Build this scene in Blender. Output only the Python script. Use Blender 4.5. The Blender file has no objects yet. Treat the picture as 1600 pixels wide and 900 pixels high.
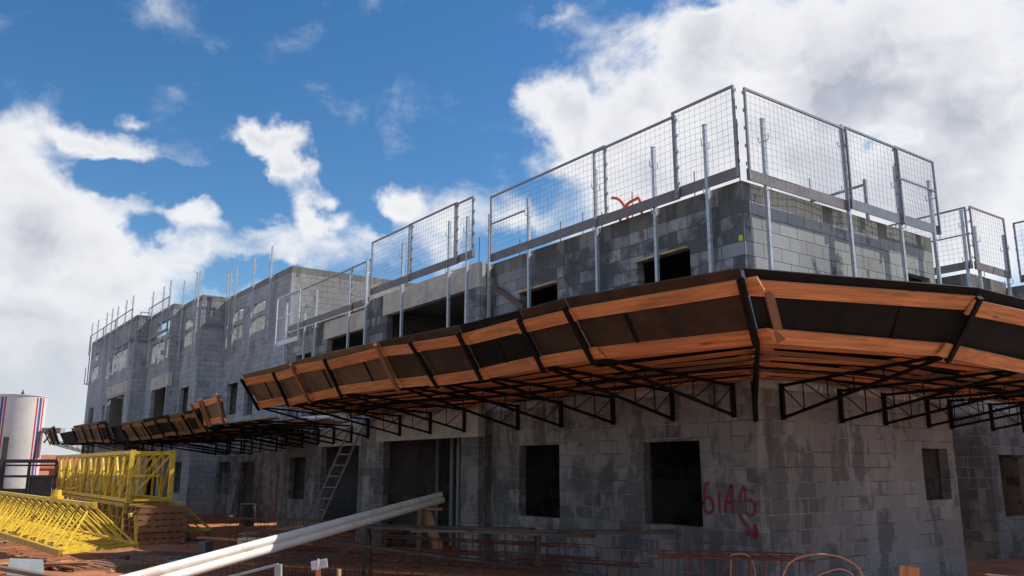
import bpy, math, random
from mathutils import Vector, Matrix
R = random.Random(11)
S = bpy.context.scene
COL = S.collection
GZ = -0.1
V = Vector
ORD = ['leftmost','second','third','fourth','fifth','sixth','seventh','eighth','ninth','tenth','eleventh','twelfth','thirteenth','fourteenth','fifteenth','sixteenth','seventeenth','eighteenth']

# ------------------------------------------------------------------ materials
class NT:
    def __init__(self, name):
        self.m = bpy.data.materials.new(name); self.m.use_nodes = True
        self.t = self.m.node_tree; self.t.nodes.clear()
        self.out = self.t.nodes.new('ShaderNodeOutputMaterial')
        self.b = self.t.nodes.new('ShaderNodeBsdfPrincipled')
        self.t.links.new(self.b.outputs[0], self.out.inputs[0])
    def put(self, sock, v):
        if isinstance(v, bpy.types.NodeSocket): self.t.links.new(v, sock)
        elif isinstance(v, (tuple, list)) and len(v) == 3 and len(getattr(sock, 'default_value', [0]*3)) == 4: sock.default_value = (*v, 1)
        else: sock.default_value = v
    def n(self, typ, props=None, **ins):
        nd = self.t.nodes.new('ShaderNode'+typ)
        for k, v in (props or {}).items(): setattr(nd, k, v)
        for k, v in ins.items():
            key = int(k[1:]) if k[0] == 'i' and k[1:].isdigit() else k.replace('_', ' ')
            self.put(nd.inputs[key], v)
        return nd
    def math(self, op, a, b=0.0, c=0.0, clamp=False):
        return self.n('Math', dict(operation=op, use_clamp=clamp), i0=a, i1=b, i2=c).outputs[0]
    def mix(self, f, a, b, bt='MIX'):
        nd = self.n('Mix', dict(data_type='RGBA', blend_type=bt, clamp_factor=True))
        self.put(nd.inputs[0], f); self.put(nd.inputs[6], a); self.put(nd.inputs[7], b)
        return nd.outputs[2]
    def step(self, v, lo, hi, a=0.0, b=1.0):
        return self.n('MapRange', dict(interpolation_type='SMOOTHSTEP'), Value=v, From_Min=lo, From_Max=hi, To_Min=a, To_Max=b).outputs[0]
    def noise(self, vec, scale, detail=4.0, rough=0.55, out=0, dist=0.0):
        return self.n('TexNoise', Vector=vec, Scale=scale, Detail=detail, Roughness=rough, Distortion=dist).outputs[out]
    def map(self, vec, scale=(1,1,1), loc=(0,0,0), rot=(0,0,0)):
        return self.n('Mapping', Vector=vec, Scale=scale, Location=loc, Rotation=rot).outputs[0]
    def pos(self): return self.n('NewGeometry').outputs['Position']
    def uv(self): return self.n('TexCoord').outputs['UV']
    def bump(self, h, strength=0.4, dist=0.01):
        self.put(self.b.inputs['Normal'], self.n('Bump', Strength=strength, Distance=dist, Height=h).outputs[0])
    def fin(self, col, rough=0.8, metal=0.0, spec=None):
        self.put(self.b.inputs['Base Color'], col); self.put(self.b.inputs['Roughness'], rough); self.put(self.b.inputs['Metallic'], metal)
        if spec is not None: self.b.inputs['Specular IOR Level'].default_value = spec
        return self.m

def block_mat(name, c0, c1, stain=0.5, stain_col=(0.055,0.058,0.06), top=None, mortar=(0.22,0.21,0.20), seed=0.0, warm=0.0, wash=0.35, rw=.3, soft=.08, sstr=.5, vst=0.0):
    N = NT(name); P = N.pos()
    sx = N.n('SeparateXYZ', Vector=P); x, y, z = sx.outputs
    wob = N.math('MULTIPLY', N.math('SUBTRACT', N.noise(P, 2.3, 2), .5), .022)
    u = N.math('ADD', N.math('ADD', x, y), wob); zz = N.math('ADD', N.math('ADD', z, 20.0), wob)
    row = N.math('FLOOR', N.math('DIVIDE', zz, .2))
    wd = .4
    if top is not None:   # the crowning course of blocks stood on end
        tp = N.math('GREATER_THAN', z, top)
        wd = N.math('SUBTRACT', .4, N.math('MULTIPLY', tp, .2))
        row = N.math('ADD', N.math('MULTIPLY', row, N.math('SUBTRACT', 1.0, tp)), N.math('MULTIPLY', tp, 999.0))
    u2 = N.math('DIVIDE', N.math('ADD', N.math('ADD', u, 40.0), N.math('MULTIPLY', N.math('MODULO', row, 2.0), .2)), wd)
    col = N.math('FLOOR', u2)
    cv = N.n('CombineXYZ', X=col, Y=row, Z=seed).outputs[0]
    wn = N.n('TexWhiteNoise', dict(noise_dimensions='3D'), Vector=cv)
    rnd, rc = wn.outputs[0], wn.outputs[1]
    fu = N.math('FRACT', u2); fz = N.math('FRACT', N.math('DIVIDE', zz, .2))
    du = N.math('MULTIPLY', N.math('MINIMUM', fu, N.math('SUBTRACT', 1.0, fu)), wd)
    dz = N.math('MULTIPLY', N.math('MINIMUM', fz, N.math('SUBTRACT', 1.0, fz)), .2)
    if top is not None: dz = N.math('ADD', dz, N.math('MULTIPLY', tp, .1))
    d = N.math('MINIMUM', du, dz)
    edge = N.math('ADD', d, N.math('MULTIPLY', N.math('SUBTRACT', N.noise(P, 40, 2), .5), .006))
    mort = N.step(edge, .003, .009, 1.0, 0.0)
    base = N.mix(rnd, c0, c1)
    if top is not None: base = N.mix(N.math('MULTIPLY', tp, .6), base, N.mix(rnd, (.12,.115,.09), (.21,.20,.16)))
    g = N.noise(P, 55, 5, .7)
    base = N.mix(1.0, base, N.mix(N.step(g, .25, .75), (.72,.72,.72), (1.12,1.12,1.12)), 'MULTIPLY')
    big = N.noise(N.map(P, (1,1,.6), (seed,0,0)), .8, 4, .6)
    base = N.mix(1.0, base, N.mix(N.step(big, .3, .7), (.82,.80,.77), (1.1,1.1,1.12)), 'MULTIPLY')
    # damp: follows whole blocks, with a few running streaks
    s1 = N.noise(N.map(P, (1,1,.8), (seed*3,7,2)), .75, 3, .6)
    s2 = N.math('ADD', s1, N.math('MULTIPLY', N.math('SUBTRACT', N.n('SeparateColor', Color=rc).outputs[1], .5), rw))
    s2 = N.math('ADD', s2, N.math('MULTIPLY', N.math('SUBTRACT', N.noise(P, 6, 5, .7), .5), .34))
    damp = N.step(s2, 1.02-stain, 1.02+soft-stain)
    stv = N.noise(N.map(P, (4.2,4.2,.28), (seed,3,0)), 1.0, 4, .65)
    streak = N.step(stv, .60, .70)
    v3 = N.noise(N.map(P, (1.25,1.25,.42), (seed*2,1,5)), 1.0, 4, .65)
    v3 = N.math('ADD', v3, N.math('MULTIPLY', N.math('SUBTRACT', rnd, .5), .12))
    v3 = N.math('ADD', v3, N.math('MULTIPLY', N.math('SUBTRACT', N.noise(N.map(P,(1,1,.6)), 5, 5, .75), .5), .34))
    wet = N.step(v3, .625-vst, .70-vst)
    base = N.mix(N.math('MULTIPLY', wet, .72), base, stain_col)
    base = N.mix(N.math('MULTIPLY', damp, .82), base, stain_col)
    base = N.mix(N.math('MULTIPLY', streak, sstr), base, stain_col)
    # lime run-off
    lime = N.step(N.noise(N.map(P, (7,7,.5), (seed,9,4)), 1.0, 5, .7), .60, .74)
    base = N.mix(N.math('MULTIPLY', lime, wash), base, (.45,.41,.36))
    if warm: base = N.mix(warm, base, (.27,.22,.18))
    mcol = N.mix(N.step(N.noise(P, 1.6, 3), .42, .6), mortar, (.09,.09,.09))
    colr = N.mix(N.math('MULTIPLY', mort, .85), base, mcol)
    h = N.math('ADD', N.math('MULTIPLY', mort, -1.0), N.math('MULTIPLY', g, .35))
    h = N.math('ADD', h, N.math('MULTIPLY', rnd, .25))
    N.bump(h, .7, .008)
    return N.fin(colr, .93, spec=.25)

def simple(name, col, rough=.7, metal=0.0, var=.25, scale=12.0, dirt=None, dirt_amt=.4, bump=.15, spec=None):
    N = NT(name); P = N.pos()
    n1 = N.noise(P, scale, 5, .65)
    c = N.mix(1.0, col, N.mix(N.step(n1, .25, .75), (1-var,)*3, (1+var,)*3), 'MULTIPLY')
    if dirt: c = N.mix(N.math('MULTIPLY', N.step(N.noise(P, scale*.37, 6, .7), .48, .66), dirt_amt), c, dirt)
    if bump: N.bump(n1, bump, .004)
    return N.fin(c, rough, metal, spec)

def wood_mat(name, ca, cb, dark=(.10,.045,.02), knots=True, grey=0.0):
    N = NT(name); U = N.uv()
    sp = N.n('SeparateXYZ', Vector=U)
    tint = N.n('TexWhiteNoise', dict(noise_dimensions='1D'), W=N.math('FLOOR', N.math('DIVIDE', sp.outputs[0], 50.0))).outputs[0]
    g = N.noise(N.map(U, (1.6, 26, 1)), 1.0, 4, .6, dist=.6)
    big = N.noise(N.map(U, (.9, 3, 1)), 1.0, 3, .6)
    c = N.mix(tint, ca, cb)
    c = N.mix(1.0, c, N.mix(N.step(g, .3, .7), (.70,.66,.62), (1.15,1.13,1.1)), 'MULTIPLY')
    c = N.mix(N.step(big, .56, .74, 0, .55), c, dark)
    if knots:
        vo = N.n('TexVoronoi', Vector=N.map(U, (1.3, 7, 1)), Scale=1.0)
        c = N.mix(N.step(vo.outputs['Distance'], .05, .16, .75, 0.0), c, dark)
    if grey: c = N.mix(N.math('MULTIPLY', N.step(N.noise(N.map(U,(2,9,1)), 1.0, 4), .4, .65), grey), c, (.16,.13,.11))
    N.bump(g, .25, .003)
    return N.fin(c, .75, spec=.3)

M = {}
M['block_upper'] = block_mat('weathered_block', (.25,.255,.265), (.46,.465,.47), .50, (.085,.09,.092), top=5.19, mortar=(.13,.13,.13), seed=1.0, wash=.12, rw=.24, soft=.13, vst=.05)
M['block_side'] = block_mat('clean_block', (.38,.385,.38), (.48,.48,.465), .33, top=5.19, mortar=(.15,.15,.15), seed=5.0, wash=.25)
M['block_ground'] = block_mat('ground_floor_block', (.26,.235,.215), (.34,.315,.29), .54, (.085,.08,.078), mortar=(.31,.30,.29), seed=2.0, wash=.42, rw=.10, soft=.16, vst=.115)
M['block_ground_right'] = block_mat('ground_floor_block_side', (.26,.245,.24), (.325,.31,.305), .45, (.095,.09,.09), mortar=(.34,.33,.33), seed=8.0, wash=.3, rw=.10, soft=.14, sstr=.7, vst=.105)
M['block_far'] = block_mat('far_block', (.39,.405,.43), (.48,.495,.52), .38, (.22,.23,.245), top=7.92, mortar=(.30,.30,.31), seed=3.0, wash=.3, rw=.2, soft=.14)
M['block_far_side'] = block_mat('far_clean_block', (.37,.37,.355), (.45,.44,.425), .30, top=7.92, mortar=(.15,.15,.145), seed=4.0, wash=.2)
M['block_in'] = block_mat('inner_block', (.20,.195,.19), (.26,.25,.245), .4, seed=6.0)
M['block_damp'] = block_mat('damp_block', (.20,.195,.19), (.26,.255,.25), .55, (.05,.05,.05), mortar=(.16,.16,.16), seed=7.0, wash=.1, rw=.15, soft=.14, vst=.20)
M['concrete'] = simple('cast_concrete', (.42,.375,.33), .9, 0, .18, 5, (.20,.18,.165), .45, .3)
M['concrete_grey'] = simple('grey_concrete', (.24,.235,.23), .92, 0, .2, 6, (.12,.115,.11), .5, .3)
M['concrete_pale'] = simple('pale_concrete', (.56,.52,.46), .9, 0, .14, 4, (.30,.27,.23), .5, .3)
M['steel'] = simple('black_steel', (.009,.008,.008), .75, 0, .4, 30, (.028,.014,.010), .5, .15, .15)
M['galv'] = simple('galvanized_steel', (.54,.55,.57), .5, .55, .25, 18, (.62,.62,.62), .35)
M['galv_white'] = simple('bright_galvanized_steel', (.72,.72,.74), .5, .2, .12, 18)
M['frame'] = simple('grey_painted_frame', (.30,.295,.315), .55, .2, .2, 14, (.26,.19,.15), .2)
M['wire'] = simple('galvanized_wire', (.30,.30,.32), .5, .4, .2, 20)
M['toe'] = simple('brown_grey_toe_board', (.22,.195,.20), .65, .0, .2, 4, (.24,.165,.12), .4)
M['toe_blue'] = simple('blue_grey_toe_board', (.21,.235,.27), .6, .0, .15, 5, (.26,.22,.19), .35)
M['wood'] = wood_mat('orange_pine', (.62,.235,.09), (.74,.32,.135), grey=.12)
M['wood_dark'] = wood_mat('weathered_pine', (.27,.12,.055), (.40,.19,.09), grey=.5)
M['wood_grey'] = wood_mat('old_grey_timber', (.15,.10,.075), (.25,.17,.12), grey=.7)
M['wood_black'] = wood_mat('very_dark_timber', (.06,.04,.03), (.11,.065,.045), grey=.4)  # browns set far darker than the other timber
M['wood_pale'] = wood_mat('pale_timber', (.62,.46,.28), (.70,.55,.36))
M['ply'] = simple('dark_film_plywood', (.013,.012,.012), .75, 0, .3, 3.5, (.024,.018,.016), .6, .1, .12)
M['ply_mid'] = simple('worn_film_plywood', (.062,.039,.027), .7, 0, .3, 3.5, (.025,.018,.015), .6, .1, .15)
M['ply_brown'] = simple('brown_film_plywood', (.125,.082,.047), .6, 0, .3, 3.0, (.045,.033,.024), .6, .1)
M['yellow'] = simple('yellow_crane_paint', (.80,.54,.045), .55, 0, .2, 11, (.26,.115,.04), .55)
M['yellow_dark'] = simple('deep_yellow_paint', (.52,.34,.04), .6, 0, .25, 9, (.22,.12,.03), .5)  # deeper, darker yellow than the main crane paint
M['pvc'] = simple('white_pvc', (.80,.745,.67), .45, 0, .07, 5, (.50,.34,.25), .55, .03)
M['pvc_shaded'] = simple('shaded_white_pvc', (.27,.265,.26), .5, 0, .1, 6)  # white pipes, with the shade of the opening put into their colour
M['rust'] = simple('rusty_rebar', (.17,.062,.036), .85, .1, .35, 30, (.08,.035,.022), .5)
M['hose'] = simple('tan_hose', (.50,.25,.15), .6, 0, .15, 9)
M['orange_plastic'] = simple('orange_conduit', (.80,.10,.035), .5, 0, .1, 9)
M['paint_red'] = simple('red_spray_paint', (.22,.025,.03), .8, 0, .3, 14, (.14,.05,.05), .4)
def spray():
    N = NT('sprayed_red'); P = N.pos()
    tr = N.n('BsdfTransparent').outputs[0]
    a = N.math('ADD', N.math('MULTIPLY', N.noise(P, 38, 4, .75), .65), N.math('MULTIPLY', N.noise(P, 9, 3, .6), .35))
    mx = N.n('MixShader', Fac=N.step(a, .40, .52, .15, .92)); N.fin((.26,.03,.035), .85)
    N.t.links.new(tr, mx.inputs[1]); N.t.links.new(N.b.outputs[0], mx.inputs[2]); N.t.links.new(mx.outputs[0], N.out.inputs[0])
    return N.m
M['paint_red'] = spray()
M['tank_white'] = simple('white_tank_paint', (.74,.69,.65), .5, 0, .07, 1.6, (.56,.49,.43), .5, .02)
M['red_paint'] = simple('red_paint', (.55,.04,.06), .5, 0, .1, 4)
M['blue_paint'] = simple('blue_paint', (.07,.08,.30), .5, 0, .1, 4)
M['rack'] = simple('dark_grey_steel', (.045,.045,.05), .6, .2, .3, 5, (.09,.07,.06), .5)
M['tile'] = simple('clay_tile', (.38,.13,.07), .9, 0, .3, 7)
M['brickwall'] = simple('orange_brickwork', (.36,.15,.09), .9, 0, .25, 6)
M['lime'] = simple('fluorescent_tag', (.55,.80,.04), .6, 0, .05, 6)
M['rubble'] = simple('stony_rubble', (.33,.17,.10), .95, 0, .35, 9, (.40,.35,.31), .8)
M['rope'] = simple('white_shreds', (.75,.73,.70), .8, 0, .1, 9)
M['alu'] = simple('dull_aluminium', (.15,.14,.13), .5, .4, .2, 10)
M['grey_sheet'] = simple('grey_board', (.34,.36,.35), .8, 0, .15, 5)

def earth_mat():
    N = NT('red_earth'); P = N.pos()
    a = N.noise(P, .5, 6, .6); b = N.noise(P, 5, 6, .7); c = N.noise(P, 26, 5, .7)
    col = N.mix(N.step(a, .35, .65), (.42,.145,.062), (.52,.22,.11))
    col = N.mix(N.step(b, .52, .7, 0, .7), col, (.20,.085,.05))
    col = N.mix(N.step(c, .62, .75, 0, .6), col, (.42,.25,.17))
    col = N.mix(N.step(N.noise(P, .23, 4), .52, .66, 0, .55), col, (.24,.17,.13))
    sx = N.n('SeparateXYZ', Vector=P); gx_out = N.math('ADD', N.math('MULTIPLY', sx.outputs[0], -1.0), N.math('MULTIPLY', N.math('SUBTRACT', a, .5), 5.0))
    gy_out = N.math('ADD', N.math('MULTIPLY', sx.outputs[1], -1.0), N.math('MULTIPLY', N.math('SUBTRACT', a, .5), 5.0))
    unseen_grey = N.math('MAXIMUM', N.step(gx_out, 8.4, 9.6), N.step(gy_out, 3.2, 4.4))
    col = N.mix(N.math('MULTIPLY', unseen_grey, .85), col, N.mix(c, (.25,.20,.165), (.36,.31,.27)))  # out of view ground, greyed to cut its red bounce light
    N.bump(N.math('ADD', N.math('MULTIPLY', b, .7), N.math('MULTIPLY', c, .4)), .9, .05)
    return N.fin(col, .95, spec=.2)
M['earth'] = earth_mat()

# ------------------------------------------------------------------ mesh building
OFF = {}
class MB:
    def __init__(s): s.v = []; s.f = []; s.uv = []
    def face(s, idx, uvs=None):
        s.f.append(idx); s.uv.append(uvs or [(0,0)]*len(idx))
    def box(s, a, b):
        x0,y0,z0 = [min(p,q) for p,q in zip(a,b)]; x1,y1,z1 = [max(p,q) for p,q in zip(a,b)]
        L = max(range(3), key=lambda i: (x1-x0,y1-y0,z1-z0)[i])
        ax = [V((1,0,0)),V((0,1,0)),V((0,0,1))][L]
        c = V(((x0+x1)/2,(y0+y1)/2,(z0+z1)/2)); dims = (x1-x0,y1-y0,z1-z0)
        up = V((0,0,1)) if L != 2 else V((0,1,0))
        sd = ax.cross(up)
        w = abs(sd.x)*dims[0]+abs(sd.y)*dims[1]+abs(sd.z)*dims[2]
        h = abs(up.x)*dims[0]+abs(up.y)*dims[1]+abs(up.z)*dims[2]
        s.bar(c-ax*dims[L]/2, c+ax*dims[L]/2, w, h, up)
    def bar(s, p, q, w, h=None, up=None):
        p, q = V(p), V(q); h = w if h is None else h
        d = q-p; L = d.length
        if L < 1e-6: return
        d = d/L
        up = V((0,0,1)) if up is None else V(up)
        if abs(d.dot(up)) > .985: up = V((0,1,0)) if abs(d.y) < .9 else V((1,0,0))
        sd = d.cross(up).normalized(); u = sd.cross(d)
        i = len(s.v)
        for e in (p, q):
            for a, b in ((-1,-1),(1,-1),(1,1),(-1,1)): s.v.append(e + sd*(a*w/2) + u*(b*h/2))
        o = R.randint(0, 400)*50.0 + R.random()*20; k = R.random()*9
        cr = [0, w, w+h, 2*w+h, 2*w+2*h]
        for j in range(4):
            n = (j+1) % 4
            s.face((i+j, i+n, i+4+n, i+4+j), [(o,k+cr[j]),(o,k+cr[j+1]),(o+L,k+cr[j+1]),(o+L,k+cr[j])])
        s.face((i+3,i+2,i+1,i), [(o,k),(o,k+w),(o+h,k+w),(o+h,k)]); s.face((i+4,i+5,i+6,i+7), [(o,k),(o,k+w),(o+h,k+w),(o+h,k)])
    def tube(s, pts, r, n=8, cap=True):
        pts = [V(p) for p in pts]; i0 = len(s.v); prev = None
        for k, p in enumerate(pts):
            d = (pts[min(k+1,len(pts)-1)] - pts[max(k-1,0)]).normalized()
            if prev is None:
                a = d.cross(V((0,0,1)) if abs(d.z) < .9 else V((1,0,0))).normalized()
            else: a = (prev - d*prev.dot(d)).normalized()
            prev = a; b = d.cross(a)
            rr = r[k] if isinstance(r, (list,tuple)) else r
            for j in range(n):
                t = 2*math.pi*j/n; s.v.append(p + a*(rr*math.cos(t)) + b*(rr*math.sin(t)))
        for k in range(len(pts)-1):
            for j in range(n):
                m = (j+1) % n
                s.face((i0+k*n+j, i0+k*n+m, i0+(k+1)*n+m, i0+(k+1)*n+j))
        if cap:
            s.face(tuple(i0+j for j in reversed(range(n)))); e = i0+(len(pts)-1)*n
            s.face(tuple(e+j for j in range(n)))
    def pipe(s, p, q, ro, ri, n=20):     # hollow pipe
        p, q = V(p), V(q); d = (q-p).normalized(); a = d.cross(V((0,0,1))).normalized(); b = d.cross(a); i = len(s.v)
        for e, r in ((p,ro),(q,ro),(q,ri),(p,ri)):
            for j in range(n):
                t = 2*math.pi*j/n; s.v.append(e + a*(r*math.cos(t)) + b*(r*math.sin(t)))
        for k in range(4):
            for j in range(n):
                m = (j+1) % n; k2 = (k+1) % 4
                s.face((i+k*n+j, i+k*n+m, i+k2*n+m, i+k2*n+j))
    def quadslab(s, a, b, c, d, t, nrm):   # a four cornered sheet of thickness t
        nrm = V(nrm)*t; i = len(s.v)
        for p in (a,b,c,d): s.v.append(V(p))
        for p in (a,b,c,d): s.v.append(V(p)+nrm)
        o = R.randint(0,400)*50.0
        for f in ((3,2,1,0),(4,5,6,7),(0,1,5,4),(1,2,6,5),(2,3,7,6),(3,0,4,7)): s.face(tuple(i+k for k in f), [(o,0),(o+1,0),(o+1,1),(o,1)])
    def wall(s, axis, c, t, u0, u1, z0, z1, holes=(), only=None):
        us = sorted({u0,u1,*[min(max(h[k],u0),u1) for h in holes for k in (0,1)]}); zs = sorted({z0,z1,*[min(max(h[k],z0),z1) for h in holes for k in (2,3)]})
        nu, nz = len(us)-1, len(zs)-1
        def solid(i, j):
            if i < 0 or j < 0 or i >= nu or j >= nz: return False
            uc, zc = (us[i]+us[i+1])/2, (zs[j]+zs[j+1])/2
            return not any(h[0] < uc < h[1] and h[2] < zc < h[3] for h in holes)
        comp = {}; nc = 0                       # separate stretches of wall become separate parts
        for i in range(nu):
            for j in range(nz):
                if solid(i,j) and (i,j) not in comp:
                    st = [(i,j)]; comp[(i,j)] = nc
                    while st:
                        a, b = st.pop()
                        for q in ((a+1,b),(a-1,b),(a,b+1),(a,b-1)):
                            if solid(*q) and q not in comp: comp[q] = nc; st.append(q)
                    nc += 1
        s.ncomp = nc
        def pt(u, z, w): return V((c+w*t, u, z)) if axis == 'x' else V((u, c+w*t, z))
        def q(*p):
            i = len(s.v); s.v.extend(p); s.face((i,i+1,i+2,i+3))
        for i in range(nu):
            for j in range(nz):
                if not solid(i,j) or (only is not None and comp[(i,j)] != only): continue
                a,b,e,f = us[i],us[i+1],zs[j],zs[j+1]
                q(pt(a,e,0),pt(b,e,0),pt(b,f,0),pt(a,f,0)); q(pt(a,e,1),pt(a,f,1),pt(b,f,1),pt(b,e,1))
                if not solid(i-1,j): q(pt(a,e,0),pt(a,f,0),pt(a,f,1),pt(a,e,1))
                if not solid(i+1,j): q(pt(b,e,0),pt(b,e,1),pt(b,f,1),pt(b,f,0))
                if not solid(i,j-1): q(pt(a,e,0),pt(a,e,1),pt(b,e,1),pt(b,e,0))
                if not solid(i,j+1): q(pt(a,f,0),pt(b,f,0),pt(b,f,1),pt(a,f,1))
    def build(s, name, mat, parent=None, smooth=False, label=None):
        off = OFF.get(parent.name, V((0,0,0))) if parent else V((0,0,0))
        me = bpy.data.meshes.new(name)
        me.from_pydata([tuple(v-off) for v in s.v], [], s.f)
        uvl = me.uv_layers.new(name='UVMap')
        flat = [c for f in s.uv for uv in f for c in uv]
        uvl.data.foreach_set('uv', flat)
        me.materials.append(M[mat] if isinstance(mat, str) else mat)
        if smooth:
            for p in me.polygons: p.use_smooth = True
            me.set_sharp_from_angle(angle=math.radians(40))
        import bmesh
        bm = bmesh.new(); bm.from_mesh(me); bmesh.ops.recalc_face_normals(bm, faces=bm.faces); bm.to_mesh(me); bm.free()
        o = bpy.data.objects.new(name, me); COL.objects.link(o)
        if parent: o.parent = parent; OFF[o.name] = off
        if label: o['label'] = label
        return o

def tag(o, label, cat, group=None, kind=None):
    if label: o['label'] = label
    if cat: o['category'] = cat
    if group: o['group'] = group
    if kind: o['kind'] = kind
    return o
def thing(name, label, cat, loc, group=None):
    o = bpy.data.objects.new(name, None); o.empty_display_size = .2; COL.objects.link(o)
    o.location = loc; OFF[o.name] = V(loc)
    return tag(o, label, cat, group)
def copy_tree(src, loc, label):
    r = src.copy(); COL.objects.link(r); r.location = loc; r['label'] = label
    for ch in src.children:
        c = ch.copy(); COL.objects.link(c); c.parent = r
    return r
def spline(pts, n=7):
    P = [V(p) for p in pts]; P = [P[0]]+P+[P[-1]]; out = []
    for i in range(1, len(P)-2):
        for k in range(n):
            t = k/n; a, b, c, d = P[i-1], P[i], P[i+1], P[i+2]
            out.append(.5*((2*b)+(c-a)*t+(2*a-5*b+4*c-d)*t*t+(3*b-a-3*c+d)*t**3))
    return out+[P[-2]]
def one(name, mb, mat, label, cat, group=None, smooth=False): return tag(mb.build(name, mat, None, smooth), label, cat, group)

# ------------------------------------------------------------------ ground
def ground():
    import bmesh
    mb = MB(); n = 90
    def hgt(x, y):
        r = R.uniform(-.02,.02)
        h = 0
        for cx, cy, s, a in ((-5.6,10.5,1.3,.10),(-8,8,1.6,.16),(-6.6,6.4,1.2,.12),(-3.2,6,1.2,.08),(-2,10,1,.06)):
            h += a*math.exp(-((x-cx)**2+(y-cy)**2)/(2*s*s))
        return GZ + r + h
    xs = [-1500,-500,-150,-60,-30] + [-20+i*.33 for i in range(73)] + [8,14,30,80,300,1500]
    ys = [-1500,-300,-60,-20] + [-8+i*.36 for i in range(84)] + [26,32,40,60,120,400,1500]
    for y in ys:
        for x in xs:
            near = -21 < x < 5 and -9 < y < 24
            mb.v.append(V((x, y, hgt(x,y) if near else GZ)))
    W = len(xs)
    for j in range(len(ys)-1):
        for i in range(W-1): mb.face((j*W+i, j*W+i+1, (j+1)*W+i+1, (j+1)*W+i))
    tag(mb.build('ground', 'earth', None, True), 'bare red earth of the building site', 'ground', kind='structure')
ground()

# ------------------------------------------------------------------ near building (two storeys)
Z0 = -.35
nb = thing('block_building', 'nearest two storey grey block building with an orange timber platform round it', 'building', (0,0,GZ))
TOP = 5.45
def part(axis, c, t, u0, u1, z0, z1, holes, mat, name='block_wall', parent=None):
    k = 0
    while True:
        m = MB(); m.wall(axis, c, t, u0, u1, z0, z1, holes, k); m.build(name, mat, parent or nb); k += 1
        if k >= m.ncomp: return
# left face
part('x', 0, .15, 0, 5.97, Z0, 2.62, [(.96,2.05,.81,1.96),(4.0,5.12,.78,1.97)], 'block_ground')
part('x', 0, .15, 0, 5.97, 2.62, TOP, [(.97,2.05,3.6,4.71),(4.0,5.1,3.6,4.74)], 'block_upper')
# protruding bay
part('x', -.3, .15, 5.97, 10.8, Z0, 2.66, [(6.55,9.68,Z0-1,2.15),(5.97,10.02,2.15,2.66)], 'block_ground')
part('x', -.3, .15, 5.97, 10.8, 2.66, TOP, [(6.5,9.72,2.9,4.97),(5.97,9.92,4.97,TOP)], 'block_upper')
part('y', 5.97, .15, -.15, 0, Z0, 2.66, [], 'block_damp'); part('y', 5.97, .15, -.15, 0, 2.66, TOP-.01, [], 'block_upper')
part('y', 10.65, .15, -.15, 0, Z0, TOP, [], 'block_upper')
# recess
part('x', 0, .15, 10.8, 16.55, Z0, 2.66, [(11.5,13.7,Z0-1,2.11),(11.3,13.9,2.11,2.66),(14.7,15.8,.76,1.86)], 'block_ground')
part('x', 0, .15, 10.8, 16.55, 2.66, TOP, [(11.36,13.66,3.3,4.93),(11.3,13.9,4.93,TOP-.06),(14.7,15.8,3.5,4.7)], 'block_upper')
# right face
part('y', 0, .15, .15, 5.03, Z0, 2.62, [(4.02,4.81,1.1,1.89)], 'block_ground_right')
part('y', 0, .15, .15, 5.03, 2.62, TOP, [(4.07,4.85,3.9,4.72)], 'block_side')
part('x', 4.88, .15, .15, 9.0, Z0, TOP, [], 'block_ground')
part('y', 16.4, .15, .15, 7.0, Z0, TOP, [], 'block_far')
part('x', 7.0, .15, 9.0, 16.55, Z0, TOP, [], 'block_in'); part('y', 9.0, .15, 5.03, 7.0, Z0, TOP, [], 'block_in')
# inside: partitions added to darken the openings
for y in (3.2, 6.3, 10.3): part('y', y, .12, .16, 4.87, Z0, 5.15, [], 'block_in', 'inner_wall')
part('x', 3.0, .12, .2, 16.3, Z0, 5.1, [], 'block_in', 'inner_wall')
for z0, z1, nm in ((2.5,2.62,'floor_slab'),(5.17,5.29,'roof_slab')):
    m = MB(); m.box((.16,.16,z0),(4.87,16.39,z1)); m.box((-.14,6.13,z0),(.155,10.64,z1)); m.build(nm, 'concrete_grey', nb)
for (c, y0, y1, z0, z1, mt) in ((-.304,5.974,10.02,2.152,2.658,'concrete'),(-.306,5.974,9.918,4.972,5.46,'concrete_pale'),(-.004,11.302,13.898,2.112,2.658,'concrete'),(-.005,11.302,13.898,4.932,5.392,'concrete_pale')):
    m = MB(); m.box((c,y0,z0),(c+.152,y1,z1)); m.build('concrete_lintel', mt, nb)
for (y0,y1,z) in ((4.0,5.1,4.742),(.97,2.05,4.712)):
    m = MB(); m.bar((.0,y0+.02,z),(.0,y1-.01,z-.012),.13,.035); m.build('header_board', 'wood_pale', nb)
# graffiti "614/5" with arrow, on the left face beside the corner
def strokes(name, lines, mat, label):
    m = MB()
    for n_, L in enumerate(lines):
        if len(L) < 6: L = [tuple(v)[1:] for v in spline([(0,a,b) for a, b in L], 4)]
        P = [V((-.0035-.0012*n_,a,b)) for a, b in L]; i0 = len(m.v)
        for k, p in enumerate(P):
            d = (P[min(k+1,len(P)-1)]-P[max(k-1,0)]).normalized(); sd = V((1,0,0)).cross(d); w = R.uniform(.022,.031)
            if k in (0, len(P)-1): w *= .7
            m.v += [p-sd*w, p+sd*w]
        for k in range(len(P)-1): m.face((i0+2*k,i0+2*k+1,i0+2*k+3,i0+2*k+2))
    return m.build(name, mat, nb, label=label)
def arc(cy, cz, ry, rz, a0, a1, n=10): return [(cy-ry*math.cos(math.radians(a0+(a1-a0)*k/n)), cz+rz*math.sin(math.radians(a0+(a1-a0)*k/n))) for k in range(n+1)]
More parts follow.
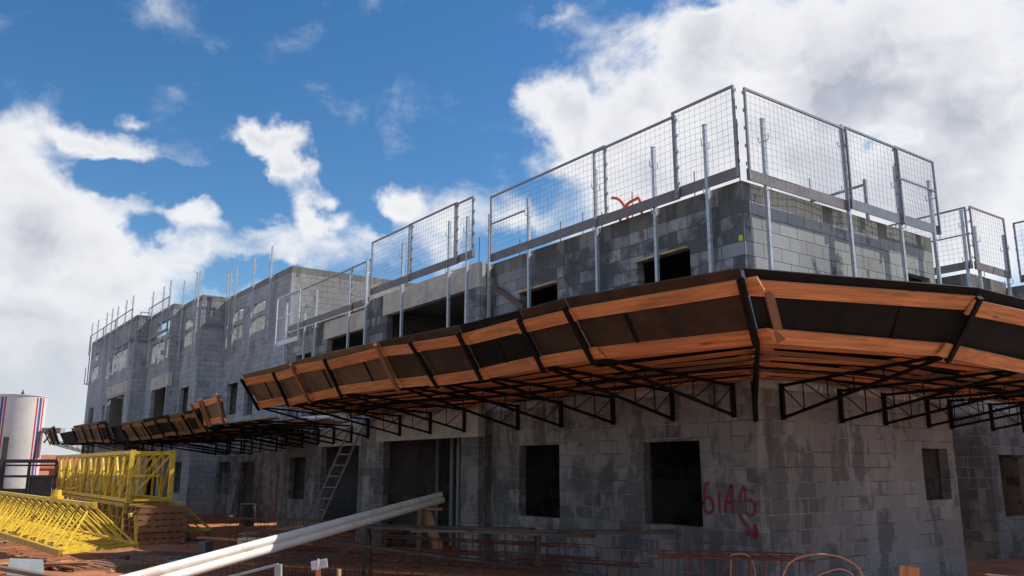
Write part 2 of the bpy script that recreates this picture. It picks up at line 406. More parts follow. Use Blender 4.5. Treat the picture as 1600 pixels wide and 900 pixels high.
for dig in ([
    [(.82,1.40),(.87,1.38),(.91,1.28),(.93,1.15)] + arc(.85,1.10,-.085,.105,0,-360,14)],[
    [(.665,1.28),(.66,1.0)]],[
    [(.585,1.02),(.53,1.2),(.46,1.37),(.44,1.37),(.45,1.2),(.455,1.0)], [(.575,1.16),(.45,1.15)]],[
    [(.325,1.14),(.30,1.27),(.24,1.36)]],[
    [(.10,1.30),(.225,1.32),(.235,1.18),(.14,1.19),(.085,1.12),(.10,1.03),(.17,.99),(.235,1.03)]]): strokes('painted_digit', dig, 'paint_red', None)
strokes('painted_arrow', [[(.36,1.02),(.23,.86),(.08,.72)],[(.27,.79),(.17,.765),(.08,.715)],[(.27,.78),(.16,.75),(.08,.72)],[(.10,.90),(.085,.80),(.08,.72)],[(.12,.89),(.09,.76)]], 'paint_red', 'red spray painted arrow pointing down to the corner')
m = MB(); m.box((-.012,.02,4.60),(-.003,.085,4.68)); m.build('fluorescent_tag', 'lime', nb)
# wing at the right
wg = thing('block_wing', 'further block wing past the passage at right edge with a window in its ground floor', 'building', (8.2,.9,GZ))
part('y', .9, .15, 8.2, 9.85, Z0, 2.66, [(8.57,9.7,.66,1.84)], 'block_ground_right', parent=wg)
part('y', .9, .15, 8.2, 9.85, 2.66, TOP, [], 'block_side', parent=wg)
part('x', 8.2, .15, 1.05, 9.0, Z0, 2.66, [], 'block_ground', parent=wg); part('x', 8.2, .15, 1.05, 9.0, 2.66, TOP, [], 'block_upper', parent=wg)
part('x', 9.85, .15, -2.2, 1.05, Z0, TOP-.1, [], 'block_upper', parent=wg)
part('y', -2.2, .15, 10.0, 14, Z0, TOP-.1, [], 'block_side', parent=wg)
m = MB(); m.box((8.36,1.06,2.5),(13.9,8.9,2.62)); m.box((8.36,1.06,5.17),(13.9,8.9,5.29)); m.build('floor_slab', 'concrete_grey', wg)
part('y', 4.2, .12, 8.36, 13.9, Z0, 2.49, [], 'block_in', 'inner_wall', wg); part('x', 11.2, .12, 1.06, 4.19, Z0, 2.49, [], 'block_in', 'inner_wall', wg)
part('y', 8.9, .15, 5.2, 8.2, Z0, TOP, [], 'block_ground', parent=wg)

# ------------------------------------------------------------------ far building (three storeys)
fb = thing('block_building', 'taller three storey grey block building at the far left with unfinished top floor openings', 'building', (0,19.1,GZ))
FT = 8.15
def fpart(*a, **k): return part(*a, parent=fb, **k)
fpart('x', 1, .15, 19.1, 25.7, Z0, 2.66, [(21.5,22.95,Z0-1,1.79),(24.0,25.4,.65,1.79)], 'block_ground')
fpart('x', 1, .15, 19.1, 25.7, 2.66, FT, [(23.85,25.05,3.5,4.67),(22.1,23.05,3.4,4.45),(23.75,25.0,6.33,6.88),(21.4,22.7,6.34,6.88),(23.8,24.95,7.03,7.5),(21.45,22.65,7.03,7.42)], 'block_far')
fpart('y', 19.1, .15, 1.15, 8, Z0, FT, [], 'block_far_side')
fpart('y', 25.7, .15, .15, 1.0, Z0, FT, [], 'block_far')
fpart('x', 0, .15, 25.7, 28.2, Z0, FT, [(26.7,27.95,.65,1.79),(26.6,27.8,3.55,4.67),(26.4,27.75,6.33,6.95),(26.65,27.75,7.05,7.5)], 'block_far')
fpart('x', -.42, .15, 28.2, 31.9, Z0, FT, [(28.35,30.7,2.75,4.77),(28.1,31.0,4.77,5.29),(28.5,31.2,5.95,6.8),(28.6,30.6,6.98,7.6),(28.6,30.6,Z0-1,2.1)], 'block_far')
fpart('y', 28.2, .15, -.27, 0, Z0, FT, [], 'block_far'); fpart('y', 31.9, .15, -.87, -.42, Z0, FT, [], 'block_far')
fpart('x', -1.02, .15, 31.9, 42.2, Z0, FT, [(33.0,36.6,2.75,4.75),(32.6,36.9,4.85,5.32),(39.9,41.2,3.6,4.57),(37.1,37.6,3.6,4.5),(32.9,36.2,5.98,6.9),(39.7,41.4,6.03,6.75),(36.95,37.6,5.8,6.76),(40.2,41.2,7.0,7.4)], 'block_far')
fpart('y', 42.05, .15, -.87, 8, Z0, FT, [], 'block_far'); fpart('x', 8, .15, 19.1, 42.2, Z0, FT, [], 'block_far_side')
m = MB(); m.box((-.424,28.102,4.772),(-.27,30.998,5.288)); m.build('concrete_lintel', 'concrete_pale', fb)
m = MB(); m.box((-1.024,32.602,4.852),(-.87,36.898,5.318)); m.build('concrete_lintel', 'concrete_pale', fb)
for z0, z1, nm in ((2.5,2.62,'floor_slab'),(5.28,5.40,'floor_slab')):
    m = MB(); m.box((1.16,19.26,z0),(7.99,42.0,z1)); m.box((.16,25.86,z0),(1.155,42.0,z1)); m.box((-.26,28.36,z0),(.155,42.0,z1)); m.build(nm, 'concrete_grey', fb)
for y in (23.1, 25.3, 28.0, 31.4, 34.5, 37.3, 39.4): # partitions, lit through the roofless top floor
    m = MB(); m.wall('y', y, .12, 1.16 if y < 25.7 else .2, 7.9, Z0, 7.6, []); m.build('inner_wall', 'block_far_side', fb)
m = MB(); m.wall('x', 3.2, .12, 19.3, 42, Z0, 5.2, []); m.build('inner_wall', 'block_in', fb)

# ------------------------------------------------------------------ guard posts and mesh guard panels
post0 = None
def guard_post(x, y, ztop, label, group, length=3.3, nrm=(-1,0)):
    global post0
    if post0 is None:
        post0 = thing('guard_post', label, 'post', (0,0,0), group)
        m = MB(); m.bar((0,0,-length),(0,0,0),.05,.05,(1,0,0)); m.bar((0,0,-.001),(0,0,.012),.058,.058,(1,0,0)); m.build('post_tube', 'galv', post0)
        for z in (-.32, -1.05):
            m = MB(); m.tube([(-.025,0,z),(-.07,0,z-.01),(-.085,0,z+.02),(-.085,0,z+.09)], .008, 6); m.tube([(.025,.0,z),(.07,0,z-.01),(.08,0,z+.03),(.08,0,z+.08)], .008, 6)
            m.build('hook', 'galv', post0)
        post0.location = (x,y,ztop); o = post0
    else: o = copy_tree(post0, (x,y,ztop), label); o['group'] = group
    o.rotation_euler = (R.uniform(-.007,.007), R.uniform(-.007,.007), 0 if nrm[0] else math.pi/2)
    return o
GP = 'galvanized guard posts holding the mesh panels'
nd = ['beside the concrete lintel end, left end of near upper wall','two from the left on the near upper left wall','between the two small upper windows of the near left wall','in front of the right small window of the near upper left wall','closest to the corner on the near upper left wall']
for (y, z), d in zip([(5.89,6.40),(4.65,6.40),(2.82,6.40),(1.5,6.38),(.48,6.39)], nd):
    guard_post(-.125, y, z, 'galvanized guard post '+d, GP)
nd = ['closest to the corner on the sunlit right face','tallest one in the middle of the sunlit right face','at the overlap of two mesh panels on the sunlit right face','at the sunlit face right end by the small opening']
for (x, z), d in zip([(.39,6.4),(2.36,6.80),(3.84,6.44),(4.91,6.42)], nd):
    guard_post(x, -.125, z, 'galvanized guard post '+d, GP, nrm=(0,-1))
nd = ['in front of the wide upper opening, at its left','in front of the wide upper opening, at its right','at the right end of the wide concrete lintel','at the wide lintel left end by the roof step']
for (y, z), d in zip([(8.81,6.42),(6.89,6.45),(6.22,6.38),(10.55,6.42)], nd):
    guard_post(-.425, y, z, 'galvanized guard post '+d, GP)
nd = ['in front of the narrower upper opening with pale lintel','beside the left edge of the narrower pale lintel','left of the narrower pale lintel, before the blocks','at the low roof edge left end by the pale side wall']
for (y, z), d in zip([(12.1,6.35),(14.2,6.35),(14.95,5.8),(16.35,6.30)], nd):
    guard_post(-.125, y, z, 'galvanized guard post '+d, GP)
fp = [(-1.16,41.85),(-1.16,40.19),(-1.16,38.0),(-1.16,36.7),(-1.16,35.4),(-1.16,33.64),(-1.16,32.3),(-.56,31.3),(-.56,29.45),(-.56,27.9 if False else 28.4),(-.14,27.95),(-.14,26.15),(-.14,24.05 if False else 25.75),(.86,25.45),(.86,25.1),(.86,24.45),(.86,22.45),(.86,20.68)]
for k, (x, y) in enumerate(fp):
    guard_post(x, y, 9.08+R.uniform(-.06,.06), ('' if k else '')+f'{ORD[k]} from left of the thin posts along the far three storey roofline' if k else 'leftmost of the thin guard posts along the far three storey roofline', 'thin posts along the far roofline')
# more thin posts seen over the far roof
for k, (x, y) in enumerate([(5.5,41.0),(5.5,38.0),(5.5,35.2),(5.5,33.4),(7.6,30.0),(7.6,27.5)]):
    m = MB(); m.bar((x,y,6.6),(x,y,9.0),.045); one('back_post', m, 'galv', 'thin post standing behind the far three storey roofline', 'post', 'posts behind the far roofline')

def panel(a, b, z0, z1, label, group='mesh guard panels', toe='toe', toe_h=.16, rail=None, mat='frame', cell=.1, cut=0.0, droop=0.0, stiff=True, wire='wire'):
    """a, b: (x, y) ends of the panel; z0 foot of toe board, z1 top rail."""
    a3, b3 = V((a[0],a[1],0)), V((b[0],b[1],0)); L = (b3-a3).length; d = (b3-a3)/L; nr = V((0,0,1)).cross(d)
    o = thing('mesh_guard_panel', label, 'guard panel', tuple((a3+b3)/2 + V((0,0,z0))), group)
    P = lambda s, z: a3 + d*s + V((0,0,z))
    m = MB(); w = .032
    for s in (w/2, L-w/2): m.bar(P(s,z0), P(s,z1), w, w, d)
    m.bar(P(w,z1-w/2), P(L-w,z1-w/2), w, w); 
    if rail:
        for (s0, s1, z) in rail: m.bar(P(s0,z), P(s1,z), w*.8, w*.8)
    for s in (-.012, L+.012):        # clips
        for k in range(5):
            z = z0+.2+(z1-z0-.3)*k/4; m.bar(P(s,z)+nr*.02, P(s,z+.05)+nr*.02, .012, .012)
    m.build('frame', mat, o)
    m = MB(); n = max(2, round((L-2*w)/cell)); nz = round((z1-z0-toe_h)/cell); ws = .0048
    zz0 = z0+toe_h
    ph = R.random()*6
    def wv(s, z): # slightly buckled wire
        t = s/L; k = (z-zz0)/(z1-zz0)
        return nr*(.02*math.sin(ph+3.1*s+2.0*z)*math.sin(math.pi*min(1,max(0,t)))), .014*math.sin(ph*2+2.3*s+1.7*z)*math.sin(math.pi*min(1,max(0,k)))
    for i in range(1, n):
        s = w+(L-2*w)*i/n; K = 5; pts = []
        for k in range(K+1):
            z = zz0+(z1-.02-zz0)*k/K; q, dz = wv(s,z); pts.append(P(s+dz,z)+q)
        m.tube(pts, ws*.44, 4, False)
    for i in range(1, nz):
        z = zz0+(z1-zz0)*i/nz; K = 6; pts = []
        for k in range(K+1):
            s = .02+(L-.04)*k/K; q, dz = wv(s,z); pts.append(P(s,z+dz)+q)
        m.tube(pts, ws*.44, 4, False)
    m.build('wire_mesh', wire, o)
    if toe:
        m = MB(); m.bar(P(.0,z0+toe_h/2)+nr*.03, P(L,z0+toe_h/2)+nr*.03, .018, toe_h); m.build('toe_board', toe, o)
    return o
x = -.17
panel((x,5.80),(x,2.52), 5.44,6.74, 'wide mesh panel with a short mid rail, left end of the near upper left wall', rail=[(.0,1.1,6.18)])
panel((x-.03,2.78),(x-.03,.96), 5.41,6.70, 'middle mesh panel of the three above the near upper left wall')
panel((x,1.05),(x,-.1), 5.44,6.78, 'short tallest-looking mesh panel at the building corner, end of the left face')
panel((-.04,x),(2.33,x), 5.41,6.75, 'long mesh panel beginning at the corner on the sunlit right face')
panel((2.36,x-.02),(3.86,x-.02), 5.45,6.77, 'middle mesh panel on the sunlit right face, above a blue-grey toe board', toe='toe_blue')
panel((3.80,x),(5.05,x), 5.48,6.80, 'mesh panel at the right end of the sunlit right face, with braces behind', toe='toe_blue', rail=[(0,1.2,6.25)])
panel((-.47,10.25),(-.47,8.35), 5.50,6.76, 'mesh panel above the left half of the wide concrete lintel')
panel((-.49,8.45),(-.49,6.5), 5.50,6.76, 'mesh panel above the right half of the wide concrete lintel')
panel((-.47,6.62),(-.47,5.95), 5.52,6.74, 'narrow mesh panel just left of the tall gap in the guard line')
panel((-.17,11.95),(-.17,10.85), 5.44,6.53, 'small low mesh panel under the step at right of the lower roof edge')
panel((-.2,15.95),(-.2,11.85), 5.42,6.50, 'long low mesh panel along the lower roof edge before the pale side wall', rail=None)
panel((-.28,16.75),(-.28,15.0), 5.05,6.50, 'small bright white mesh panel hanging at the far left of the lower roof edge', mat='galv_white', toe='galv_white', toe_h=.13, rail=[(0,1.7,5.85)], cell=.12, wire='galv_white')
# right wing
panel((8.02,2.9),(8.02,.72), 5.49,6.77, 'mesh panel on the wing, left of its corner, receding behind the main block', rail=[(.3,2.2,6.2)])
panel((8.06,.66),(9.55,.66), 5.47,6.78, 'mesh panel on the wing front, right of its corner')
panel((9.7,.55),(9.7,-1.9), 5.38,6.68, 'mesh panel at the right picture edge above the dark wall of the wing')
for (px_, py_, z, d) in ((8.0,2.2,6.4,'left of the wing corner'),(8.35,.74,6.4,'just right of the wing corner'),(9.52,.70,6.4,'at the right end of the wing front'),(8.0,.80,6.7,'doubled at the wing corner')):
    guard_post(px_, py_, z, 'galvanized guard post '+d, GP, nrm=(0,-1))
# rails seen behind the right face panels
m = MB()
for (p, q) in (((3.3,4.2,5.3),(3.3,4.2,6.42)),((5.2,1.2,5.3),(5.2,1.2,6.9)),((5.2,3.0,5.3),(5.2,3.0,6.75))): m.bar(p, q, .05)
for z in (6.0, 6.75): m.bar((5.2,1.2,z+.05),(5.2,4.6,z-.05),.04)
m.bar((3.3,4.2,6.4),(5.2,4.3,6.4),.04); m.bar((2.2,4.2,5.75),(3.3,4.2,5.8),.04)
one('guard_rail', m, 'frame', 'grey tube guard rail standing on the roof behind the right mesh panels', 'guard rail')
# far mesh panels
for k, (c, y0, y1, d) in enumerate(((-1.2,41.9,38.4,'leftmost far mesh panel above the end of the three storey block'),(-1.2,38.3,35.6,'far mesh panel second from the left on the three storey block'),(-1.2,35.5,32.0,'far mesh panel above the third large opening of the three storey block'),(-.6,31.7,28.3,'far mesh panel above the middle bay of the three storey block'))):
    panel((c,y0),(c,y1), 7.0 if k > 1 else 7.4, 8.45, d, 'mesh panels on the far block', toe='toe_blue' if k>1 else None, toe_h=.14, cell=.2)
panel((-.9,31.85),(-.45,31.85), 6.95,8.3, 'small mesh panel across the step of the far block, left one', 'mesh panels on the far block', cell=.15, toe_h=.12, toe='toe_blue')
panel((.05,25.55),(.85,25.55), 6.95,8.1, 'small mesh panel across the step of the far block, right one', 'mesh panels on the far block', cell=.15, toe_h=.12, toe='toe_blue')
# post brackets low on the far walls
for (c, y, z) in ((-1.2,41.9,5.9),(-1.2,36.0,5.9),(-.6,28.0,5.9),(.8,24.6,6.0)):
    m = MB(); m.bar((c,y-.2,z),(c,y+.35,z),.05); m.bar((c,y+.35,z),(c,y+.35,z+.9),.04); m.bar((c,y,z),(c+.18,y,z),.04)
    one('post_clamp', m, 'galv', 'small steel clamp frame holding posts against the far block wall', 'clamp', 'clamp frames on the far wall')
# starter bars
sb = [(.08,2.92,.30),(.08,2.2,.45),(.08,3.4,.42),(.08,4.0,.40),(.08,5.2,.34),(.08,.9,.42),(.08,-.0+.08,.95),(1.72,.08,.42),(-.22,9.0,.3),(.1,11.6,.55),(.1,12.4,.4),(9.0,1.0,.4),(-.2,6.15,.55)]
for k, (x_, y_, h) in enumerate(sb):
    m = MB(); m.tube([(x_,y_,5.2),(x_+.01,y_,5.45+h)], .008, 5); one('starter_bar', m, 'rust', 'thin rusty reinforcing bar sticking up out of the near block wall top', 'rebar', 'starter bars on the wall tops')
for k in range(9):
    m = MB(); y_ = 26.5+k*1.7; m.tube([(2.0,y_,5.4),(2.0,y_,8.75+R.uniform(-.1,.3))], .012, 5); one('starter_bar', m, 'rust', 'thin reinforcing bar showing above the far block roofline', 'rebar', 'starter bars on the far block')
# orange conduit on the roof
m = MB(); m.tube(spline([(.8,3.42,6.27),(.78,3.25,6.2),(.77,3.1,6.05),(.8,3.05,5.85),(.8,3.0,5.3)]), .026, 8); one('conduit', m, 'orange_plastic', 'orange corrugated conduit end curling up to the left above the near roof', 'conduit', 'orange conduits on the roof', True)
m = MB(); m.tube(spline([(.75,3.2,5.3),(.75,3.16,5.85),(.75,3.0,6.02),(.75,2.82,6.06),(.75,2.68,6.0),(.75,2.6,5.3)]), .026, 8); one('conduit', m, 'orange_plastic', 'orange corrugated conduit arching over in a hoop above the near roof', 'conduit', 'orange conduits on the roof', True)
m = MB(); m.bar((-.10,5.75,4.95),(-.06,4.9,4.42),.05,.09); one('wood_brace', m, 'wood_grey', 'dark timber brace leaning across the near wall left of the small window', 'timber')

# ------------------------------------------------------------------ catch platforms
def lerp(a, b, t): return a+(b-a)*t
def platform(name, label, Wt, Wb, K, T, cat='platform', group=None, ply=('ply',), wooden=(), rows=7, skip_arm=(), low_board=True, span=2, mats=('wood',), deck_from=0.0, seed=1, skip_br=(), skew=.03, ext0=0.0, board_h=.165, deck=True, board_skip=()):
    rr = random.Random(seed)
    Wt, Wb, K, T = [[V(p) for p in L] for L in (Wt,Wb,K,T)]
    n = len(K)
    o = thing(name, label, cat, tuple(Wb[n//2]), group)
    for i in range(n):
        if i in skip_br: continue
        m = MB()
        m.bar(Wb[i]-V((0,0,.03)), Wt[i]+V((0,0,.03)), .05, .05)
        m.bar(Wt[i], K[i], .032, .036); m.bar(Wb[i], lerp(Wt[i],K[i],.985)-V((0,0,.02)), .032, .036)
        for t in (.16,.33,.5,.68): m.bar(lerp(Wt[i],K[i],t), lerp(Wb[i],K[i],t), .012)
        for t0, t1 in ((0,.16),(.16,.33),(.33,.5),(.5,.68)): m.bar(lerp(Wt[i],K[i],t0), lerp(Wb[i],K[i],t1), .011)
        br = m.build('bracket', 'steel', o)
        if i in skip_arm: continue
        f = (T[i]-K[i]); fl = f.length; f.normalize()
        al = (K[min(i+1,n-1)]-K[max(i-1,0)]).normalized()
        nr = al.cross(f).normalized()
        if nr.z > 0: nr = -nr
        m = MB()
        w = i in wooden
        m.bar(K[i]-f*.03+nr*.06, K[i]+f*(fl+(.10 if w else .02))+nr*.06, .055 if not w else .075, .05, nr)
        m.build('flange_arm', 'wood_dark' if w else 'steel', br)
    for i in range(n-1):
        a = (K[i+1]-K[i]).normalized(); f0, f1 = (T[i]-K[i]), (T[i+1]-K[i+1])
        nr = a.cross((f0+f1).normalized()).normalized()
        if nr.z > 0: nr = -nr
        m = MB(); e = .012
        A, B, C_, D = K[i]+a*e, K[i+1]-a*e, T[i+1]-a*e+f1*.12, T[i]+a*e+f0*.12
        m.quadslab(A, B, C_, D, .016, -nr); m.build('plywood_panel', ply[i] if len(ply) > 3 else rr.choice(ply), o)
        alt = .012+.001*i
        for t, dt in ((.88,0),(.10,1)):
            if (i, dt) in board_skip: continue
            e0, e1 = rr.uniform(.05,.22)*(1 if i%2 else -.2), rr.uniform(.05,.22)*(1 if i%2 else -.2)
            p = lerp(K[i],T[i],t+rr.uniform(-.045,.045)); q = lerp(K[i+1],T[i+1],t+rr.uniform(-.045,.045))
            h = board_h*rr.uniform(.92,1.06)
            off = nr*(.016+(.027 if i%2 else 0)+.0)
            if ext0 and i == 0: e0 = ext0+rr.uniform(-.03,.03)
            m = MB(); m.bar(p-a*e0+off, q+a*e1+off, h, .024, nr); m.build('edge_board', rr.choice(mats), o)
        # second upright batten on the panel
        if rr.random() < .45:
            t = rr.uniform(.25,.7); p = lerp(K[i],K[i+1],t); q = lerp(T[i],T[i+1],t); m = MB(); m.bar(lerp(p,q,.2)+nr*.006, lerp(p,q,.8)+nr*.006, .05, .01, nr); m.build('panel_batten', 'steel', o)
    if deck:
        for r in range(rows):
            t0 = .05+(.93-.05)*(r+.5)/rows
            if t0 < deck_from: continue
            i = 0
            while i < n-1:
                j = min(n-1, i+span if (i or r%2) else max(1,span-1))
                t = t0+rr.uniform(-.02,.02); t2 = t0+rr.uniform(-skew,skew)
                p, q = lerp(Wt[i],K[i],t), lerp(Wt[j],K[j],t2)
                d = (q-p).normalized(); up = V((0,0,1))
                zz = .034+.022*((i//max(1,span))%2)+rr.uniform(0,.004)
                m = MB()
                # follow the stations so long planks rest on every bracket
                pts = [lerp(Wt[k],K[k],lerp(t,t2,(k-i)/(j-i))) for k in range(i,j+1)]
                pa, pb = pts[0]-d*rr.uniform(.02,.25), pts[-1]+d*rr.uniform(.02,.25)
                zmax = max((x_.z - lerp(p.z,q.z,(k)/(j-i))) for k, x_ in enumerate(pts))
                m.bar(pa+up*(zz+zmax), pb+up*(zz+zmax), (K[i]-Wt[i]).length/rows*rr.uniform(.33,.44), .02)
                m.build('deck_plank', rr.choice(mats) if rr.random() < .62 else rr.choice(('wood_dark','wood_dark','wood_grey')), o)
                i = j
        for i in range(n-1):
            m = MB(); up = V((0,0,.086)); a = (K[i+1]-K[i]).normalized()*.006
            m.quadslab(lerp(Wt[i],K[i],-.011)+up+a, lerp(Wt[i],K[i],.985)+up+a, lerp(Wt[i+1],K[i+1],.985)+up-a, lerp(Wt[i+1],K[i+1],-.011)+up-a, .015, (0,0,1)); m.build('deck_sheet', 'ply', o)
        for t in (.55,):
            m = MB()
            for i in range(n-1): m.bar(lerp(Wt[i],K[i],t)-V((0,0,.045)), lerp(Wt[i+1],K[i+1],t)-V((0,0,.045)), .026)
            m.build('stringer', 'steel', o)
    return o
wy = [.32,1.41,2.65,3.91,5.12,6.41,7.66,8.92,10.42]
ky = [-.07,.82,2.11,3.23,4.40,6.42,7.79,8.82,10.5]
kz = [2.78,2.78,2.76,2.76,2.82,2.85,2.83,2.82,2.84]
ty = [-.27,.54,1.82,3.04,4.01,5.91,7.29,8.23,10.02]
tz = [3.28,3.27,3.27,3.30,3.33,3.36,3.36,3.35,3.37]
CW = (-.02,-.02)
KC, TC = (-2.55,-2.06,2.76), (-3.08,-2.34,3.245)
xw = [-.03 if y < 5.9 else -.33 for y in wy]
platform('catch_platform', 'orange timber and dark plywood catch platform along the left face, nearest one', [(CW[0],CW[1],2.66)]+[(x_,y,2.66) for x_,y in zip(xw,wy)], [(CW[0],CW[1],2.2)]+[(x_,y,2.27) for x_,y in zip(xw,wy)],
    [KC]+[(-2.8,y,z) for y,z in zip(ky,kz)], [TC]+[(-3.35,y,z) for y,z in zip(ty,tz)], group='catch platforms', ply=('ply_mid','ply_mid','ply','ply_mid','ply_mid','ply_brown','ply_brown','ply_brown','ply_brown'), wooden=(5,7), rows=7, seed=4, ext0=.17)
rx_w = [.55,1.89,3.03,4.28,5.0,6.4,7.6]; rx_k = [-.2,1.62,2.95,4.3,5.4,6.6,7.8]; rx_t = [-.48,1.5,2.9,4.3,5.4,6.6,7.8]  # stations past the wall's end added to shade the lower wall
platform('catch_platform', 'orange timber and black plywood catch platform along the right face, running out of the picture', [(CW[0]+.05,-.03,2.665)]+[(x_,-.03,2.665) for x_ in rx_w], [(.1,-.03,2.2)]+[(x_,-.03,2.24) for x_ in rx_w],
    [(KC[0]+.012,KC[1]-.012,KC[2]-.004)]+[(x_,-2.6,z) for x_,z in zip(rx_k,(2.74,2.72,2.72,2.72,2.72,2.72,2.72))], [(TC[0]+.012,TC[1]-.015,TC[2])]+[(x_,-3.1,z) for x_,z in zip(rx_t,(3.26,3.26,3.25,3.25,3.25,3.25,3.25))], group='catch platforms', rows=7, seed=9, skew=.05, skip_arm=(0,), skip_br=(0,), span=1)
# timber upright at the corner of the right platform
m = MB(); kk, tt = V(KC), V(TC); m.bar(lerp(kk,tt,.0)+V((.22,-.085,.0)), lerp(kk,tt,.80)+V((.20,-.085,.0)), .085, .03, (-.25,-.8,-.45)); one('corner_stud', m, 'wood_dark', 'short upright timber stud nailed at the platform corner', 'timber')
# bent remains of the far platforms
def ppiece(label, ys, wx, kx, kz0, tx, tz0, seed, tysh=-.4, ply=('ply','ply_brown'), mats=('wood_dark',), **kw):
    n = len(ys); s = lambda v, i: v if not isinstance(v, (list,tuple)) else v[0]+(v[1]-v[0])*i/(n-1)
    Wt = [(wx-.03, y+.3, s(kz0,i)-.02) for i, y in enumerate(ys)]; Wb = [(wx-.03, y+.3, s(kz0,i)-.42) for i, y in enumerate(ys)]
    K = [(s(kx,i), y, s(kz0,i)) for i, y in enumerate(ys)]; T = [(s(tx,i), y+tysh, s(tz0,i)) for i, y in enumerate(ys)]
    return platform('catch_platform', label, Wt, Wb, K, T, group='catch platforms', seed=seed, ply=ply, rows=4, board_h=.115, mats=mats, **kw)
ppiece('weathered catch platform sagging along the middle of the far block, behind the yellow mast', [14.6,15.9,17.3,18.7,20.2,21.7,23.2], .0 if False else .3, -2.6, (2.50,2.46), (-3.05,-3.05), (2.92,2.93), 21, tysh=-.5)
ppiece('far catch platform with brown panels between two black gaps', [26.2,27.6,29.2,30.8,33.0], -.45, -2.6, (2.49,2.63), -3.0, (3.12,3.2), 22, tysh=-.8)
ppiece('last piece of catch platform at the far left, beside the white tank', [38.3,39.6,40.9], -1.05, -2.6, (2.70,2.74), -2.95, (3.42,3.3), 23, tysh=-.5)
# dark sheets closing the gaps
for (y0,y1,z0,z1,d) in ((24.0,26.0,2.5,3.0,'right'),(33.6,37.6,2.66,3.15,'left')):
    m = MB(); m.quadslab((-2.5,y0,z0),(-2.5,y1,z0),(-2.75,y1,z1),(-2.75,y0,z1),.02,(1,0,0)); m.quadslab((-2.5,y0,z0),(-2.5,y1,z0),(-.5,y1,z0+.05),(-.5,y0,z0+.05),.02,(0,0,1))
    one('plywood_sheet', m, 'ply', f'black plywood sheet closing the {d} gap between the far platforms', 'plywood')
# the tipped up piece
t = thing('tipped_flange', 'broken piece of platform edge tipped up above the far deck, with orange boards', 'platform', (-2.8,13.5,2.6))
kA, kB, tA, tB = V((-2.8,14.6,2.62)), V((-2.8,12.75,2.66)), V((-3.1,14.5,3.12)), V((-3.1,12.3,3.19))
nr = V((-.85,0,-.5)).normalized(); a = (kB-kA).normalized()
m = MB(); m.quadslab(kA,kB,tB,tA,.016,-nr); m.build('plywood_panel','ply_brown',t)
for q in (.1,.9):
    m = MB(); m.bar(lerp(kA,tA,q)+nr*.016, lerp(kB,tB,q)+nr*.016, .13, .024, nr); m.build('edge_board','wood',t)
for q, mt in ((.02,'wood_dark'),(.33,'wood_dark'),(.42,'wood_dark'),(.97,'wood_dark')):
    p0, p1 = lerp(kA,kB,q), lerp(tA,tB,q); m = MB(); m.bar(p0+nr*.05-(p1-p0)*.06, p1+nr*.05+(p1-p0)*.12, .085, .045, nr); m.build('flange_arm', mt, t)
# deck left bare between the near platform and the far ones
t = thing('bare_deck', 'bare sagging platform deck on black brackets left of the near platform', 'platform', (0,13,2.2))
for k, y in enumerate((11.9,12.9,13.86,14.94,16.1)):
    m = MB(); W0, W1, Kk = V((-.03,y,2.58)), V((-.03,y,2.18)), V((-2.5,y-.2,2.62))
    m.bar(W1, W0, .05); m.bar(W0, Kk, .04); m.bar(W1, Kk, .04)
    for q in (.2,.4,.6): m.bar(lerp(W0,Kk,q), lerp(W1,Kk,q), .02); m.bar(lerp(W0,Kk,q-.2), lerp(W1,Kk,q), .018)
    m.build('bracket', 'steel', t)
for k in range(8):
    xx = -.35-k*.28; m = MB(); y0, y1 = 11.2+R.uniform(-.2,.5), 16.3+R.uniform(-.5,.6)
    m.bar((xx+R.uniform(-.08,.08),y0,2.66+R.uniform(-.01,.03)),(xx+R.uniform(-.1,.1),y1,2.66+R.uniform(-.02,.04)),.22,.025); m.build('deck_plank', R.choice(('wood_grey','wood_dark')), t)
for k, y in enumerate((21.8,22.9,24.5)):
    m = MB(); W0, W1, Kk = V((.97,y,2.5)), V((.97,y,2.05)), V((-2.2,y-.2,2.42)); m.bar(W1,W0,.05); m.bar(W0,Kk,.04); m.bar(W1,Kk,.04)
    one('platform_bracket', m, 'steel', 'black steel platform bracket fixed beside the far ground floor door', 'bracket', 'loose brackets on the far wall')
m = MB(); m.pipe((-1.0,13.0,2.76),(-1.0,9.9,2.70),.05,.044,14); one('deck_pipe', m, 'pvc', 'single white pipe lying on the deck above the ladder', 'pipe', smooth=True)
# shreds of white plastic hanging from the right deck
for k in range(13):
    x_ = R.uniform(.4,4.6); y_ = R.uniform(-.5,-.15); m = MB(); L = R.uniform(.04,.13)
    m.tube([(x_,y_,2.66),(x_+R.uniform(-.03,.03),y_,2.66-L*.6),(x_+R.uniform(-.05,.05),y_,2.66-L)], [.006,.014,.004], 5); one('plastic_shred', m, 'rope', 'small white plastic shred hanging under the right deck by the wall', 'plastic scrap', 'white shreds under the right deck')

